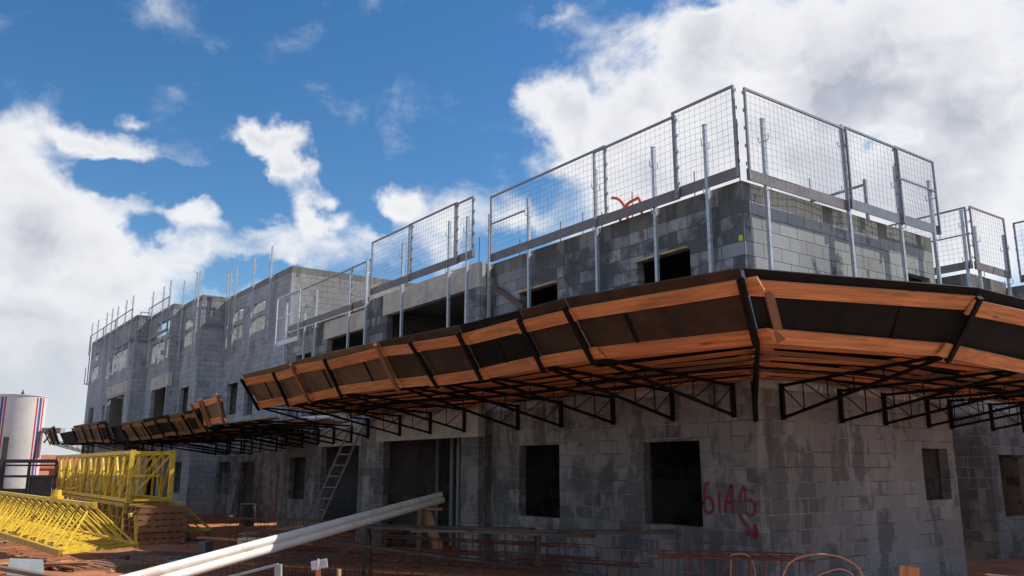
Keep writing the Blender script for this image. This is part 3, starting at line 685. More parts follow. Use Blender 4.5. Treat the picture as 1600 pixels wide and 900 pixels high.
# ------------------------------------------------------------------ foreground: pipes and their support
pe, ps = V((-1.647, 5.056, 1.16)), V((-7.863, 0.819, 0.564))
d = (pe-ps).normalized(); sd = d.cross(V((0,0,1))).normalized(); pu = sd.cross(d)
r_ = .046
c2 = sd*(.026)-pu*.086
for k, (of, lb) in enumerate(((V((0,0,0)),'upper of two long white plastic pipes sloping across the foreground'),(c2,'lower of two long white plastic pipes sloping across the foreground'))):
    m = MB(); m.pipe(ps+of-d*.4, pe+of+d*(.02*k), r_, r_-.006, 28)
    for s in ((2.6,) if k else (4.2,)): m.pipe(ps+of+d*s, ps+of+d*(s+.001), r_, r_-.006, 28)
    one('white_pipe', m, 'pvc', lb, 'pipe', 'white pipes in the foreground', True)
sp = lerp(ps,pe,.93)+c2-pu*.052
t = thing('pipe_trestle', 'leaning timber prop under the right end of the white pipes', 'trestle', (sp.x,sp.y,GZ))
m = MB(); m.bar(sp+V((-.02,.1,.05)), V((sp.x+.25,sp.y-.25,GZ)), .16, .05, (1,1,0)); m.build('prop', 'wood_dark', t)
m = MB(); m.bar(sp+V((-.1,.05,.0)), V((sp.x-.05,sp.y+.2,GZ)), .08, .05, (1,1,0)); m.build('brace', 'wood_grey', t)
m = MB(); m.bar(sp+sd*.25-V((0,0,.02)), sp-sd*.25-V((0,0,.02)), .07, .04); m.build('cross_bar', 'wood_dark', t)
t = thing('pipe_trestle', 'low timber trestle under the left end of the white pipes', 'trestle', (ps.x,ps.y,GZ))
q = lerp(ps,pe,.02)+c2-pu*.05
m = MB(); m.bar(q+sd*.4-V((0,0,.03)), q-sd*.4-V((0,0,.03)), .08, .05); m.build('cross_bar', 'wood_dark', t)
for s in (-.35,.35):
    m = MB(); m.bar(q+sd*s-V((0,0,.05)), V((q.x+sd.x*s*1.3,q.y+sd.y*s*1.3,GZ)), .07); m.build('leg', 'wood_dark', t)

# ------------------------------------------------------------------ yellow crane parts
def lattice(name, label, x0, x1, y0, y1, z0, z1, bays, ch=.085, mat='yellow'):
    o = thing(name, label, 'crane section', ((x0+x1)/2,y0,z0), 'stacked crane mast sections')
    for x_ in (x0,x1):
        for z in (z0,z1):
            m = MB(); m.bar((x_,y0,z),(x_,y1,z),ch,ch); m.build('chord', mat, o)
    h = (y1-y0)/bays; c = ch*.6
    for x_ in (x0,x1):
        m = MB()
        for k in range(bays+1): m.bar((x_,y0+h*k,z0),(x_,y0+h*k,z1),c if k else ch*1.15,c if k else ch*1.15)
        for k in range(bays):
            a, b = (z0,z1) if k%2 else (z1,z0); m.bar((x_,y0+h*k,a),(x_,y0+h*(k+1),b),c*.9)
        m.build('side_lacing', mat, o)
    m = MB()
    for z in (z0,z1):
        for k in range(bays+1): m.bar((x0,y0+h*k,z),(x1,y0+h*k,z),c)
        for k in range(bays): m.bar((x0,y0+h*k,z),(x1,y0+h*(k+1),z),c*.8)
    for k in range(bays+1):
        m.bar((x0,y0+h*k,z0),(x1,y0+h*k,z1),c*.8)
    m.build('cross_lacing', mat, o)
    for x_ in (x0+.02,x1-.02):
        for z in (z0,z1): m = MB(); m.box((x_-.06,y0-.03,z-.06),(x_+.06,y0+.05,z+.06)); m.build('connector_plate', mat, o)
    m = MB()     # climbing ladder inside
    for x_ in (x0+.35,x0+.72): m.bar((x_,y0+.1,(z0+z1)/2),(x_,y1-.1,(z0+z1)/2),.05)
    k = y0+.2
    while k < y1: m.bar((x0+.35,k,(z0+z1)/2),(x0+.72,k,(z0+z1)/2),.035); k += .3
    m.build('ladder', mat, o)
    return o
lattice('crane_mast_section', 'upper box of yellow crane mast, stacked on another and standing clear in the sun', -4.3,-3.36, 14.9,26.4, .83,1.95, 13)
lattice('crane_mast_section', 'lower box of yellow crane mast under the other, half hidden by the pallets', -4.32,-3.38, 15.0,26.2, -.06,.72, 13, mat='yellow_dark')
for k in range(14): # tie bars stored inside the upper box
    y = 15.3+k*.75; m = MB(); m.bar((-4.0+R.uniform(-.15,.15),y,.9),(-3.75+R.uniform(-.2,.2),y+R.uniform(.2,.8),1.85),.09,.03,(1,0,0)); one('tie_bar', m, 'yellow', 'flat yellow tie bar stored upright inside the upper crane mast box', 'crane part', 'yellow tie bars inside the mast')
# jib: triangular section
A, B = V((-6.5,8.95,.22)), V((-5.22,9.55,.24)); dj = V((-.09,1,0.005)).normalized(); Lj = 13.0
o = thing('crane_jib_section', 'yellow triangular crane jib section lying flat in the sun at left', 'crane section', (-6,9,.1))
apx = lerp(A,B,.52)+V((0,0,.70))
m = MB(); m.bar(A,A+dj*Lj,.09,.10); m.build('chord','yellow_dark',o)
m = MB(); m.bar(B,B+dj*Lj,.08,.08); m.build('chord','yellow',o)
m = MB(); m.bar(apx+dj*.75,apx+dj*Lj,.07,.07); m.build('chord','yellow',o)
m = MB(); nb_ = 20; st = Lj/nb_
for k in range(nb_+1): 
    m.bar(A+dj*st*k, B+dj*st*k, .04)
    if k < nb_: m.bar(A+dj*st*k, B+dj*st*(k+1), .035); m.bar(B+dj*st*(k+.5), A+dj*st*(k+.5), .03,.02)
m.build('base_lacing','yellow',o)
m = MB()
for k in range(nb_-1):
    pk = apx+dj*(st*(k+1)+.25)
    for Q in (A,B): m.bar(Q+dj*st*k, pk, .028); m.bar(Q+dj*st*(k+1), pk, .028)
m.build('side_lacing','yellow',o)
m = MB(); m.box(tuple(apx+dj*.72+V((-.04,-.04,-.06))), tuple(apx+dj*.72+V((.04,.08,.05)))); m.build('connector_plate','yellow',o)
m = MB(); q = apx+dj*3.4+V((0,0,.03)); m.tube([q,q+V((0,0,.05))],.13,10); m.tube([q+V((0,0,.05)),q+V((0,0,.17))],[.09,.08],10); m.build('pulley_block','yellow',o)
m = MB(); m.bar(B+dj*.05, B+dj*.05+V((-.04,.05,.58)),.04); m.bar(A+dj*.05+V((1.0,0,.56)), B+dj*.05+V((-.04,.05,.56)),.05); m.build('end_frame','yellow',o)
# small triangular piece
o = thing('crane_tip_piece', 'small triangular yellow crane end frame standing in the shade right of the pallets', 'crane part', (-2.9,14.3,GZ))
p1, p2, p3 = V((-3.28,14.62,.10)), V((-2.55,14.12,.14)), V((-3.2,14.5,.78)); bk = V((-.35,1.3,.02))
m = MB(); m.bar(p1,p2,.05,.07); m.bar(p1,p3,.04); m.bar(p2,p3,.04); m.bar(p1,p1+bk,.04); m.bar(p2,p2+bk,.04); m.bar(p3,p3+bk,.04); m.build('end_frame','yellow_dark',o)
m = MB()
for q in (0,.33,.66): m.bar(p1+bk*q,p3+bk*(q+.33),.025); m.bar(p2+bk*q,p3+bk*(q+.33),.025); m.bar(p1+bk*q,p2+bk*(q+.33),.025)
m.build('lacing','yellow_dark',o)
m = MB(); m.bar(p2+V((-.1,.0,-.05)),V((-2.6,14.0,GZ)),.07); m.bar(lerp(p1,p2,.4)+V((0,0,-.05)),V((-3.0,14.3,GZ)),.07); m.bar((-3.0,14.28,GZ+.03),(-2.6,14.0,GZ+.03),.08,.05); m.build('wooden_rest','wood_grey',o)

# ------------------------------------------------------------------ pallets, boards and timber
def make_pallet(lbl, grp, mat):
    o = thing('pallet', lbl, 'pallet', (0,0,0), grp)
    for k in range(7): m = MB(); x_ = -.52+k*.173; m.box((x_-.05,-.5,.112),(x_+.05,.5,.134)); m.build('deck_board', mat, o)
    for y in (-.45,0,.45): m = MB(); m.box((-.56,y-.045,.022),(.56,y+.045,.112)); m.build('bearer', mat, o)
    for y in (-.45,0,.45): m = MB(); m.box((-.56,y-.05,0),(.56,y+.05,.021)); m.build('bottom_board', mat, o)
    return o
pa = make_pallet('pale broken pallet lying on the red earth in front of the jib', 'pallets on the site', 'wood_dark'); pa.location = (-6.15,7.9,.0); pa.rotation_euler = (0,.02,.25)
pc = copy_tree(pa, (-6.05,7.85,-.14), 'lower pallet under the broken pallet in front of the jib'); pc.rotation_euler = (0,0,.33)
pb = make_pallet('lowest brown pallet of the stack beside the mast boxes', 'pallets on the site', 'wood_dark'); pb.location = (-3.86,14.0,GZ); pb.rotation_euler = (0,0,.0)
names = ['second','third','fourth','fifth','topmost']
for k in range(5):
    c = copy_tree(pb, (-3.86+R.uniform(-.03,.03),14.0+R.uniform(-.02,.04),GZ+.137*(k+1)), f'{names[k]} brown pallet from the bottom of the stack beside the mast boxes' if k < 4 else 'topmost brown pallet of the stack beside the mast boxes')
    c.rotation_euler = (0,0,R.uniform(-.03,.03))
deb = [((-7.6,8.6,.12),(-6.3,7.6,.16),.16,.05,'wood_dark','thick brown beam lying in front of the jib at lower left'),((-7.9,7.6,.10),(-6.9,6.0,.08),.14,.04,'wood_dark','brown plank slanting out of the lower left corner'),((-7.3,9.0,.05),(-6.5,8.2,.06),.12,.03,'wood','orange offcut board under the jib'),((-6.9,6.3,.12),(-7.6,7.4,.22),.10,.05,'wood_grey','grey batten propped in the lower left corner'),
 ((-6.4,9.3,.02),(-5.5,9.1,.05),.14,.05,'wood','short orange block under the jib end'),((-6.9,9.2,.0),(-6.0,8.6,.05),.1,.06,'wood','narrow orange batten just in front of the jib end'),((-5.7,9.0,.0),(-5.45,9.4,.0),.2,.2,'wood_grey','square timber block under the right corner of the jib'),((-6.6,8.9,.0),(-6.35,9.2,.0),.2,.2,'wood','square timber block under the front corner of the jib'),
 ((-7.9,8.2,.06),(-7.2,8.9,.06),.2,.12,'yellow','yellow painted timber at the left edge'),((-5.9,7.2,.0),(-5.2,7.9,.02),.1,.03,'wood_dark','loose brown slat right of the broken pallet'),((-6.7,7.0,.0),(-5.9,6.9,.03),.12,.03,'wood','loose orange slat before the broken pallet'),((-7.4,6.6,.02),(-6.5,7.3,.02),.09,.03,'wood_grey','thin grey slat before the broken pallet')]
for a, b, w, h, mt, lb in deb:
    m = MB(); m.bar(a,b,w,h); one('timber_offcut', m, mt, lb, 'timber', 'timber offcuts at lower left')
m = MB(); m.quadslab((-7.45,7.15,.02),(-7.0,6.85,.02),(-7.0,7.2,.30),(-7.4,7.45,.32),.02,(0,1,0)); one('grey_panel', m, 'grey_sheet', 'pale grey-green sheet leaning among the timber at lower left', 'sheet')

m = MB()
for k in range(1500):
    if R.random() < .5: x_, y_ = R.gauss(-6.4,1.0), R.gauss(7.6,1.5)
    else: x_, y_ = R.uniform(-8.5,-.4), R.uniform(-2,17)
    r = min(.11, .012+abs(R.gauss(0,.022))); z = GZ+r*.4+ (.12 if (abs(x_+6.2) < 1 and 6 < y_ < 10) else .03)
    i = len(m.v); q = [V((R.uniform(.6,1.1)*a*r, R.uniform(.6,1.1)*b*r, R.uniform(.5,.9)*c*r)) for a, b, c in ((1,0,0),(-1,0,0),(0,1,0),(0,-1,0),(0,0,1),(0,0,-1))]
    m.v += [V((x_,y_,z))+v for v in q]
    for f in ((0,2,4),(2,1,4),(1,3,4),(3,0,4),(2,0,5),(1,2,5),(3,1,5),(0,3,5)): m.face(tuple(i+t for t in f))
tag(m.build('rubble', 'rubble'), 'small stones and clods scattered over the red earth', 'rubble', kind='stuff')
for k, (x_, y_, rz, tilt) in enumerate(((-4.9,8.2,.4,0),(-4.6,7.9,1.1,.3),(-5.0,7.6,2.0,0),(-2.3,12.0,.3,0),(-1.9,11.7,1.4,.2),(-3.6,10.9,.9,0),(-5.4,6.6,.2,.25))):
    m = MB(); c, sn = math.cos(rz), math.sin(rz); d_ = V((c,sn,tilt*.3)).normalized()
    m.bar(V((x_,y_,GZ+.14))-d_*.19, V((x_,y_,GZ+.14))+d_*.19, .14, .19); o = one('loose_block', m, 'concrete_grey', ('loose concrete block lying on the red earth right of the jib' if k < 3 or k == 6 else 'loose concrete block lying in the shade before the recessed opening'), 'block', 'loose blocks in the sun' if k < 3 or k == 6 else 'loose blocks in the shade')
# ------------------------------------------------------------------ things on the left behind
tc = V((-3.6,46.0,0)); rT = 1.22
o = thing('water_tank', 'white cylindrical tank with red and blue vertical stripes at the left edge', 'tank', (tc.x,tc.y,GZ))
m = MB(); m.tube([tc+V((0,0,GZ)),tc+V((0,0,5.38))], rT, 48, True); m.build('tank_shell','tank_white',o,True)
m = MB(); m.tube([tc+V((0,0,5.37)),tc+V((0,0,5.43))], rT+.03, 48, True); m.build('top_rim','tank_white',o,True)
m = MB(); m.tube([tc+V((.0,0,5.43)),tc+V((0,0,5.62))], [.1,.07], 10); m.tube([tc+V((0,0,5.62)),tc+V((0,0,5.75))], .035, 8); m.build('vent','rack',o)
cd = V((-8.93,-6.92,0))-tc; ca = math.atan2(cd.y,cd.x)
def stripe(a0, a1, mt, nm):
    m = MB(); n = 6; i0 = len(m.v)
    for k in range(n+1):
        t = ca+a0+(a1-a0)*k/n
        for rr in (rT+.004, rT-.02):
            for z in (GZ+.1, 5.3): m.v.append(tc+V((rr*math.cos(t),rr*math.sin(t),z)))
    for k in range(n):
        b = k*4; m.face((b,b+4,b+5,b+1))
    m.build(nm, mt, o)
for s in (1,-1):   # stripes at both shoulders
    for a0, a1, mt, nm in ((.62,.70,'red_paint','red_stripe'),(.76,.90,'blue_paint','blue_stripe'),(.97,1.07,'red_paint','red_stripe')): stripe(s*a0, s*a1, mt, nm)
m = MB(); m.bar(tc+V((1.15,-.7,3.55)),tc+V((2.0,-1.2,3.55)),.6,.28); m.bar(tc+V((1.2,-.75,2.9)),tc+V((1.5,-1.0,3.4)),.08); m.build('side_outlet','grey_sheet',o)
o = thing('steel_rack', 'dark steel frame with grey panels in front of the white tank', 'rack', (-5.4,26,GZ))
for z, h in ((1.80,.12),(1.66,.06),(1.30,.08),(.30,.1)): m = MB(); m.bar((-7.5,27.4,z),(-4.45,25.25,z),.09,h); m.build('beam','rack',o)
for q in (0,.25,.52,.76,1): p = lerp(V((-7.5,27.4,0)),V((-4.45,25.25,0)),q); m = MB(); m.bar(p+V((0,0,GZ)),p+V((0,0,1.8 if q != .52 else 2.6)),.09 if q != .52 else .16); m.build('post','rack',o)
for q0, q1, z0, z1 in ((.02,.24,.4,1.2),(.27,.5,.4,1.0),(.55,.75,.4,.9),(.78,.98,.45,1.26)):
    p, q = lerp(V((-7.5,27.46,0)),V((-4.45,25.31,0)),q0), lerp(V((-7.5,27.46,0)),V((-4.45,25.31,0)),q1)
    m = MB(); m.bar(p+V((0,0,(z0+z1)/2)),q+V((0,0,(z0+z1)/2)),.03,z1-z0); m.build('panel','rack',o)
m = MB(); m.bar((-6.8,26.6,.35),(-6.1,26.1,.35),.5,.5); m.build('motor_box','rack',o)
o = thing('tiled_house', 'small orange brick house with clay tile roof between tank and platform', 'house', (2.5,76,GZ))
m = MB(); m.wall('y', 75, .2, -4, 12, GZ-.2, 1.5, [(1.0,2.0,.5,1.3),(3.2,4.2,.5,1.3)]); m.wall('x',-4,.2,75.2,82,GZ-.2,1.5,[]); m.build('wall','brickwall',o)
m = MB(); m.quadslab((-4.6,74.3,1.45),(12.5,74.3,1.45),(12.5,78.5,2.55),(-4.6,78.5,2.55),.12,(0,0,1)); m.quadslab((-4.6,78.5,2.55),(12.5,78.5,2.55),(12.5,82.7,1.45),(-4.6,82.7,1.45),.12,(0,0,1)); m.build('roof','tile',o)

# ------------------------------------------------------------------ in the shade before the left face
def ladder(p, q, w, side, label):
    o = thing('ladder', label, 'ladder', tuple(p)); p, q, side = V(p), V(q), V(side).normalized()
    for s in (-1,1): m = MB(); m.bar(p+side*(s*w/2), q+side*(s*w/2), .03, .05); m.build('rail','alu',o)
    n = 11
    for k in range(1,n): c = lerp(p,q,k/n); m = MB(); m.bar(c-side*w/2, c+side*w/2, .03,.03); m.build('rung','alu',o)
ladder((-1.15,11.75,GZ),(-.14,11.3,2.64),.32,(.6,-.8,0),'grey aluminium ladder leaning against the recessed opening')
for k, (x_, y, r) in enumerate(((1.3,10.05,.05),(1.35,9.55,.025),(1.2,9.25,.05),(1.4,9.05,.025),(1.1,8.82,.05))):
    m = MB(); m.tube([(x_,y,GZ),(x_,y,2.45)], r, 12); one('standing_pipe', m, 'pvc_shaded', 'thin pale pipe standing upright inside the wide ground floor opening' if r < .05 else 'thick pale pipe standing upright inside the wide ground floor opening', 'pipe', 'thin pipes in the opening' if r < .05 else 'thick pipes in the opening', True)
def cage(p, q, w, h, n, label, bars=3, rad=.006):
    p, q = V(p), V(q); d = (q-p).normalized(); s = d.cross(V((0,0,1))).normalized(); u = s.cross(d)
    o = thing('rebar_cage', label, 'rebar cage', tuple(p), 'rusty rebar cages')
    m = MB()
    for a in [-1+2*k/(bars-1) for k in range(bars)]:
        for b in (0,1):
            e = V((0,0,R.uniform(-.02,.02))); m.tube([p+s*(a*w/2)+u*(b*h)-d*R.uniform(0,.15), lerp(p,q,.5)+s*(a*w/2)+u*(b*h)+e, q+s*(a*w/2)+u*(b*h)+d*R.uniform(0,.2)], rad*1.3, 5)
    for a in (-1,1): m.tube([p+s*(a*w/2)+u*(.5*h), q+s*(a*w/2)+u*(.5*h)], rad*1.1, 5)
    m.build('long_bars','rust',o)
    m = MB()
    for k in range(n):
        c = lerp(p,q,(k+.5)/n)+d*R.uniform(-.02,.02); lean = d*R.uniform(-.03,.03)
        m.tube([c-s*w/2, c+s*w/2, c+s*w/2+u*h+lean, c-s*w/2+u*h+lean, c-s*w/2], rad, 5)
    m.build('stirrups','rust',o)
cage((-2.15,-.25,.08),(-1.02,-1.18,.06),.75,.60,9,'rusty rebar cage standing before the red painted arrow',4,.007)
cage((-4.0,7.2,.25),(-1.7,2.2,.25),.35,.33,26,'long rusty rebar cage lying behind the pipes, uppermost of the pile')
cage((-3.5,7.6,-.05),(-1.1,2.6,-.05),.4,.28,26,'long rusty rebar cage at the bottom of the pile, nearest the wall')
cage((-4.9,5.4,.0),(-2.4,.9,.0),.36,.34,24,'long rusty rebar cage in front of the pile, below the dark board')
cage((-2.6,3.6,.45),(-1.35,1.75,.42),.34,.32,9,'short rusty rebar cage raised on the trestle, by the first ground floor window')
cage((-2.2,9.6,.0),(-1.2,7.4,.0),.5,.42,10,'rusty rebar cage farther back before the wide opening')
cage((-3.0,11.2,.05),(-1.6,8.8,.05),.4,.5,14,'rusty rebar cage below the ladder')
cage((-1.7,2.9,-.05),(-.95,1.35,-.05),.5,.4,9,'rusty rebar cage against the wall foot under the first window',4,.006)
cage((-5.4,7.9,-.05),(-3.3,4.6,-.05),.4,.3,18,'rusty rebar cage on the earth just behind the long white pipes',3,.006)
# work bench with dark boards
o = thing('work_bench', 'rough site bench of dark boards running along the rebar', 'bench', (-2.6,2.2,GZ))
m = MB(); m.bar((-3.75,4.3,.80),(-1.75,1.2,.76),.20,.035); m.build('top_board','wood_black',o)
m = MB(); m.bar((-3.55,4.5,.78),(-2.1,2.0,.81),.2,.035); m.build('top_board','wood_black',o)
m = MB(); m.bar((-3.2,3.2,.77),(-1.6,1.35,.80),.15,.03); m.build('top_board','wood_grey',o)
for (x_,y) in ((-3.45,4.0),(-2.1,1.9)):
    for sg in (-.16,.16): m = MB(); m.bar((x_+sg*.6,y+sg,.78),(x_+sg*1.2,y+sg*1.5,GZ),.04,.035); m.build('leg','wood_black',o)
m = MB(); m.bar((-2.3,1.25,.83),(-1.35,.22,.85),.13,.05); one('dark_board', m, 'wood_black', 'dark board sticking out past the bench under the first ground floor window', 'timber')
shade = [((-4.4,6.9,.10),(-1.3,2.0,.12),.14,.04,'wood','long orange plank lying along the rebar pile'),((-5.0,5.8,-.04),(-2.6,.7,-.04),.2,.05,'wood_dark','long brown plank at the front of the rebar pile'),((-3.7,8.6,.42),(-3.0,7.3,.60),.09,.04,'wood_dark','brown plank poking up left of the rebar pile'),((-3.3,12.4,.1),(-1.9,9.4,.1),.16,.04,'wood','orange plank on the ground before the recess'),((-2.2,13.4,.02),(-.9,16.8,.05),.12,.05,'wood_dark','brown plank on the ground before the far window'),((-4.6,4.2,.0),(-3.2,1.6,.05),.18,.03,'wood','orange board among the front rebar'),((-4.0,7.6,.36),(-3.6,6.9,.36),.2,.16,'wood_pale','short pale block on the rebar left of the pipes')]
shade += [((-4.0,3.9,.62),(-2.0,.95,.33),.10,.03,'wood_black','long brown plank slanting down to the right below the bench'),((-4.6,5.0,.25),(-3.9,3.6,.5),.1,.05,'wood_black','dark batten leaning on the front rebar'),((-3.4,1.9,.0),(-2.3,.3,.12),.16,.03,'wood_dark','brown plank on the ground before the first window'),((-2.9,1.2,.02),(-1.9,.4,.05),.14,.06,'wood_grey','grey timber block before the first window'),((-5.2,7.0,.0),(-4.4,5.2,.02),.2,.03,'wood_dark','wide brown board under the long white pipes'),((-5.6,4.2,.0),(-4.7,2.4,.0),.15,.04,'wood_black','dark board lying in front of everything at bottom centre')]
for a, b, w, h, mt, lb in shade: m = MB(); m.bar(a,b,w,h); one('site_plank', m, mt, lb, 'timber', 'planks lying in the shade')
m = MB(); m.tube([(-.2,18.4,GZ),(-.2,18.4,.15),(-.2,18.4,.5)],[.2,.23,.22],16); m.tube([(-.2,18.4,.5),(-.2,18.4,.53)],.24,16); one('drum', m, 'rack', 'small dark drum standing before the far ground floor door', 'drum', smooth=True)
m = MB(); m.bar((-.3,19.6,.1),(.97,22.6,1.45),.09,.04); one('leaning_plank', m, 'wood_grey', 'dark plank leaning on the wall beside the far ground floor door', 'timber')
# bottom edge bits
m = MB(); a, b = V((-6.98,.62,.58)), V((-6.2,.17,.80)); m.bar(a,b,.03,.02); m.bar(b,(-6.18,.14,.2),.055,.03,(1,1,0)); one('angle_profile', m, 'grey_sheet', 'thin white bent metal profile at the bottom edge', 'profile')
o = thing('clamped_stake', 'orange wooden stake with a grey steel clamp on top at the bottom edge', 'stake', (-6.3,-1.0,GZ))
m = MB(); m.bar((-6.30,-1.04,GZ),(-6.36,-1.02,.89),.028,.028); m.build('stake','wood',o)
m = MB(); m.bar((-6.40,-.99,.905),(-6.305,-1.045,.925),.06,.05,(1,1,0)); m.build('clamp','galv',o)
m = MB(); m.tube([(-6.37,-1.035,.88),(-6.37,-1.035,.955)],.008,8); m.build('bolt','galv_white',o)
m = MB(); m.bar((-6.20,-1.10,GZ),(-6.23,-1.09,.88),.024,.02); one('short_stake', m, 'wood_pale', 'short pale stake beside the clamped stake at the bottom edge', 'stake')
m = MB(); m.tube(spline([(-1.95,-1.6,.3),(-1.86,-1.7,.66),(-1.72,-1.8,.76),(-1.57,-1.94,.78),(-1.4,-2.05,.73),(-1.28,-2.12,.6),(-1.2,-2.15,.2),(-1.2,-2.15,GZ)]),.008,8); m.tube(spline([(-1.8,-1.8,.5),(-1.6,-1.95,.62),(-1.45,-2.05,.64),(-1.35,-2.1,.5),(-1.3,-2.1,GZ)]),.007,8); one('bent_hose', m, 'hose', 'thin tan hose arching up at the foot of the right face', 'hose', smooth=True)
m = MB(); m.tube(spline([(-1.53, -0.738, -0.1), (-1.53, -0.738, 0.429), (-1.547, -0.761, 0.563), (-1.556, -0.785, 0.676), (-1.508, -0.824, 0.69), (-1.429, -0.879, 0.683), (-1.372, -0.905, 0.623), (-1.338, -0.905, 0.529), (-1.31, -0.89, 0.395)]+[(-1.31,-0.89,GZ)]),.009,8); one('bent_bar', m, 'hose', 'tan bent tube looped over the rebar cage under the red arrow', 'hose', smooth=True)
m = MB(); m.bar((-.62,-2.12,GZ),(-.52,-2.18,.62),.18,.05,(1,.5,0)); one('wood_stub', m, 'wood', 'orange wooden stub at the bottom edge by the right face', 'timber')

# ------------------------------------------------------------------ light
sun_dir = V((.77,-.33,1.0)).normalized()
L = bpy.data.lights.new('sun', 'SUN'); L.energy = 3.6; L.angle = math.radians(.55); L.color = (1,.95,.86)
lo = bpy.data.objects.new('sun', L); COL.objects.link(lo); lo.rotation_euler = sun_dir.to_track_quat('Z','Y').to_euler()
w = bpy.data.worlds.new('World'); S.world = w; w.use_nodes = True
t = w.node_tree; t.nodes.clear()
class WN(NT):
    def __init__(s, tree): s.t = tree
N = WN(t)
out = t.nodes.new('ShaderNodeOutputWorld')
sky = N.n('TexSky', dict(sky_type='NISHITA', sun_disc=False, sun_elevation=math.asin(sun_dir.z), sun_rotation=math.atan2(sun_dir.x,sun_dir.y), air_density=1.0, dust_density=.15, ozone_density=2.0))
skc = N.n('HueSaturation', Hue=.5, Saturation=1.3, Value=.90, Color=sky.outputs[0]).outputs[0]
bg1 = N.n('Background', Color=skc, Strength=.10)
dirv = N.n('TexCoord').outputs['Generated']
sp = N.n('SeparateXYZ', Vector=dirv)
az = N.math('MULTIPLY', N.math('ARCTAN2', sp.outputs[1], sp.outputs[0]), 180/math.pi/10)
el = N.math('MULTIPLY', N.math('ARCSINE', N.math('MINIMUM', N.math('MAXIMUM', sp.outputs[2], -1.0), 1.0)), 180/math.pi/10)
P0 = N.n('CombineXYZ', X=az, Y=el).outputs[0]
# the whole cloud field is defined on the sky dome in degrees/10 (azimuth, elevation)
nz = N.n('TexNoise', Vector=P0, Scale=1.3, Detail=5.0, Roughness=.6).outputs[1]
wv = N.n('VectorMath', dict(operation='MULTIPLY_ADD'), i0=nz, i1=(.9,.7,0), i2=(-.45,-.35,0)).outputs[0]
P1 = N.n('VectorMath', dict(operation='ADD'), i0=P0, i1=wv).outputs[0]
BLOBS = [(8.52, 1.425, 0.872, 0.866, 0, 1.1), (8.44, 0.707, 0.859, 0.716, 0, 1.2), (8.102, 1.125, 0.788, 0.51, 0, 1), (8.61, 1.904, 0.504, 0.405, 0, 0.9), (8.11, 1.935, 0.852, 0.212, 18, 0.85), (8.017, 2.146, 0.228, 0.096, 10, 0.5), (8.03, 1.71, 0.223, 0.137, 0, 0.7), (7.575, 1.604, 0.436, 0.244, 10, 0.65), (7.705, 1.283, 0.73, 0.365, 0, 0.62), (7.21, 1.03, 1.054, 0.502, 0, 0.55), (6.99, 1.488, 0.718, 0.338, 0, 0.5), (6.472, 1.519, 0.661, 0.388, 0, 0.5), (6.144, 1.75, 0.407, 0.26, 0, 0.95), (5.846, 1.607, 0.546, 0.393, 0, 0.62), (7.071, 2.236, 0.324, 0.184, 0, 0.95), (6.927, 2.021, 0.195, 0.396, -20, 0.85), (6.767, 1.738, 0.261, 0.382, -10, 0.75), (4.943, 2.319, 0.468, 0.402, 0, 1.1), (4.452, 2.402, 0.874, 0.541, -20, 1.1), (3.762, 2.588, 1.055, 0.758, 0, 1.2), (3.009, 2.442, 1.355, 0.885, 0, 1.3), (2.278, 2.152, 1.144, 1.103, 0, 1.2), (2.633, 1.555, 1.191, 0.857, 0, 1.2), (3.46, 1.982, 1.577, 0.858, 0, 1.2), (4.333, 1.972, 1.077, 0.553, 0, 1.0), (4.97, 2.085, 0.51, 0.258, 0, 0.8), (5.389, 1.699, 0.918, 0.35, 0, 0.55), (4.046, 1.484, 1.725, 0.513, 0, 0.9), (5.004, 2.92, 0.288, 0.088, 0, 0.35), (1.451, 1.82, 1.402, 1.352, 0, 1), (9.501, 1.092, 1.034, 0.999, 0, 1.1), (-13.48, 3.72, 2.24, 1.08, 0, 0.9), (-6.11, 1.33, 1.53, 1.27, 0, 0.9), (-13.07, 2.17, 3.49, 0.98, 0, 0.9), (-2.11, 3.38, 2.78, 0.72, 0, 0.9), (-5.94, 5.34, 2.55, 1.19, 0, 0.9), (-5.24, 1.32, 3.02, 1.07, 0, 0.9), (-12.28, 1.16, 3.23, 0.98, 0, 0.9), (-4.34, 5.39, 2.93, 1.34, 0, 0.9), (-10.5, 5.0, 2.39, 1.35, 0, 0.9), (16.15, 1.49, 1.7, 0.73, 0, 0.9), (16.76, 3.18, 2.44, 0.78, 0, 0.9), (13.55, 2.93, 2.03, 0.95, 0, 0.9), (14.09, 5.52, 2.52, 1.16, 0, 0.9)]  # entries outside the view are random clouds, added for ambient light
dens = None
for (a, e, rx, ry, rot, wt) in BLOBS:
    mp = N.n('Mapping', dict(vector_type='TEXTURE'), Vector=P1, Location=(a,e,0), Rotation=(0,0,math.radians(rot)), Scale=(rx,ry,1))
    g = N.n('TexGradient', dict(gradient_type='SPHERICAL'), Vector=mp.outputs[0]).outputs[1]
    g = N.math('MULTIPLY', g, wt)
    dens = g if dens is None else N.math('SMOOTH_MAX', dens, g, .15)
HOLES = [(7.788, 1.782, 0.542, 0.152, -12, 0.9), (7.199, 1.787, 0.23, 0.394, 10, 0.9), (6.487, 1.885, 0.313, 0.384, 0, 0.6), (7.854, 1.451, 0.227, 0.12, -20, 0.5), (7.06, 1.272, 0.374, 0.093, -10, 0.6), (6.298, 1.636, 0.268, 0.108, 0, 0.4), (7.422, 1.183, 0.199, 0.124, 0, 0.4), (2.836, 1.981, 0.19, 0.137, 0, 0.35), (2.024, 2.373, 0.149, 0.123, 0, 0.25), (3.872, 2.958, 0.271, 0.116, 0, 0.4), (5.435, 1.436, 0.409, 0.264, 0, 0.5)]
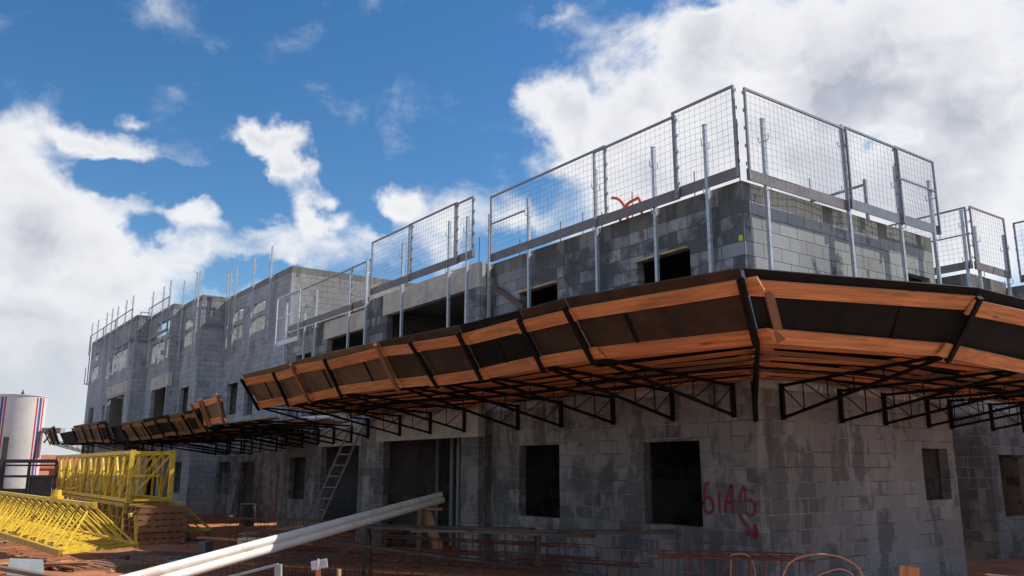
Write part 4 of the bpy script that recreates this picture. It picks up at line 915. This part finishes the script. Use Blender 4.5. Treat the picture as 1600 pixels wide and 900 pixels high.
for (a, e, rx, ry, rot, wt) in HOLES:
    mp = N.n('Mapping', dict(vector_type='TEXTURE'), Vector=P1, Location=(a,e,0), Rotation=(0,0,math.radians(rot)), Scale=(rx,ry,1))
    g = N.n('TexGradient', dict(gradient_type='SPHERICAL'), Vector=mp.outputs[0]).outputs[1]
    dens = N.math('SUBTRACT', dens, N.math('MULTIPLY', g, wt))
f1 = N.n('TexNoise', Vector=N.n('VectorMath', dict(operation='MULTIPLY'), i0=P0, i1=(1,1.5,1)).outputs[0], Scale=1.5, Detail=11.0, Roughness=.60, Distortion=.3).outputs[0]
dd = N.math('ADD', dens, N.math('MULTIPLY', N.math('SUBTRACT', f1, .5), 1.05))
cov = N.math('MAXIMUM', N.step(dd, .14, .62), N.step(el, .1, .75, .92, 0.0))
# thickness lights and shades the cloud: compare density with a sample shifted towards the sun
P2 = N.n('VectorMath', dict(operation='ADD'), i0=P0, i1=(-.22,.20,0)).outputs[0]
f2 = N.n('TexNoise', Vector=N.n('VectorMath', dict(operation='MULTIPLY'), i0=P2, i1=(1,1.5,1)).outputs[0], Scale=1.5, Detail=7.0, Roughness=.55, Distortion=.3).outputs[0]
f3 = N.n('TexNoise', Vector=P1, Scale=.75, Detail=4.0, Roughness=.55).outputs[0]
rel = N.math('ADD', N.math('MULTIPLY', N.math('SUBTRACT', f1, f2), 3.2), .5, clamp=True)
thick = N.step(dd, .45, 1.2)
grey = N.math('ADD', N.math('MULTIPLY', N.math('SUBTRACT', 1.0, rel), .65), N.step(f3, .42, .66, 0, .75), clamp=True)
lowf = N.math('SUBTRACT', 1.0, N.step(el, .2, 1.25))
shade_ = N.math('MULTIPLY', thick, grey, clamp=True)
cc = N.mix(shade_, (1.0,1.0,1.02), (.50,.535,.62))
cc = N.mix(N.math('MULTIPLY', lowf, .6), cc, (.50,.56,.66))
bg2 = N.n('Background', Color=cc, Strength=.66)
ms = N.n('MixShader', Fac=N.math('MULTIPLY', cov, .96))
t.links.new(bg1.outputs[0], ms.inputs[1]); t.links.new(bg2.outputs[0], ms.inputs[2]); t.links.new(ms.outputs[0], out.inputs[0])
w.cycles.sampling_method = 'MANUAL'; w.cycles.sample_map_resolution = 512

# ------------------------------------------------------------------ camera
F, YH, VPL, D = 1300., 730., -170., 11.3
pit = math.atan((YH-450)/F); hd = math.hypot(F,YH-450)
azf = math.pi/2-math.atan((800-VPL)/hd)
fw = V((math.cos(azf)*math.cos(pit), math.sin(azf)*math.cos(pit), math.sin(pit)))
rt = V((math.sin(azf), -math.cos(azf), 0)); up = rt.cross(fw)
ca_ = azf-math.atan((1185-800)/hd)
cam = bpy.data.cameras.new('camera'); co = bpy.data.objects.new('camera', cam); COL.objects.link(co)
mat = Matrix((rt, up, -fw)).transposed().to_4x4(); mat.translation = V((-D*math.cos(ca_), -D*math.sin(ca_), 1.6))
co.matrix_world = mat
cam.sensor_width = 36; cam.lens = F/1600*36; cam.clip_start = .05; cam.clip_end = 6000
S.camera = co
S.view_settings.view_transform = 'Standard'; S.view_settings.look = 'None'; S.view_settings.gamma = 1; S.view_settings.exposure = 0.5
S.view_settings.use_curve_mapping = False
S.cycles.max_bounces = 6; S.cycles.diffuse_bounces = 4
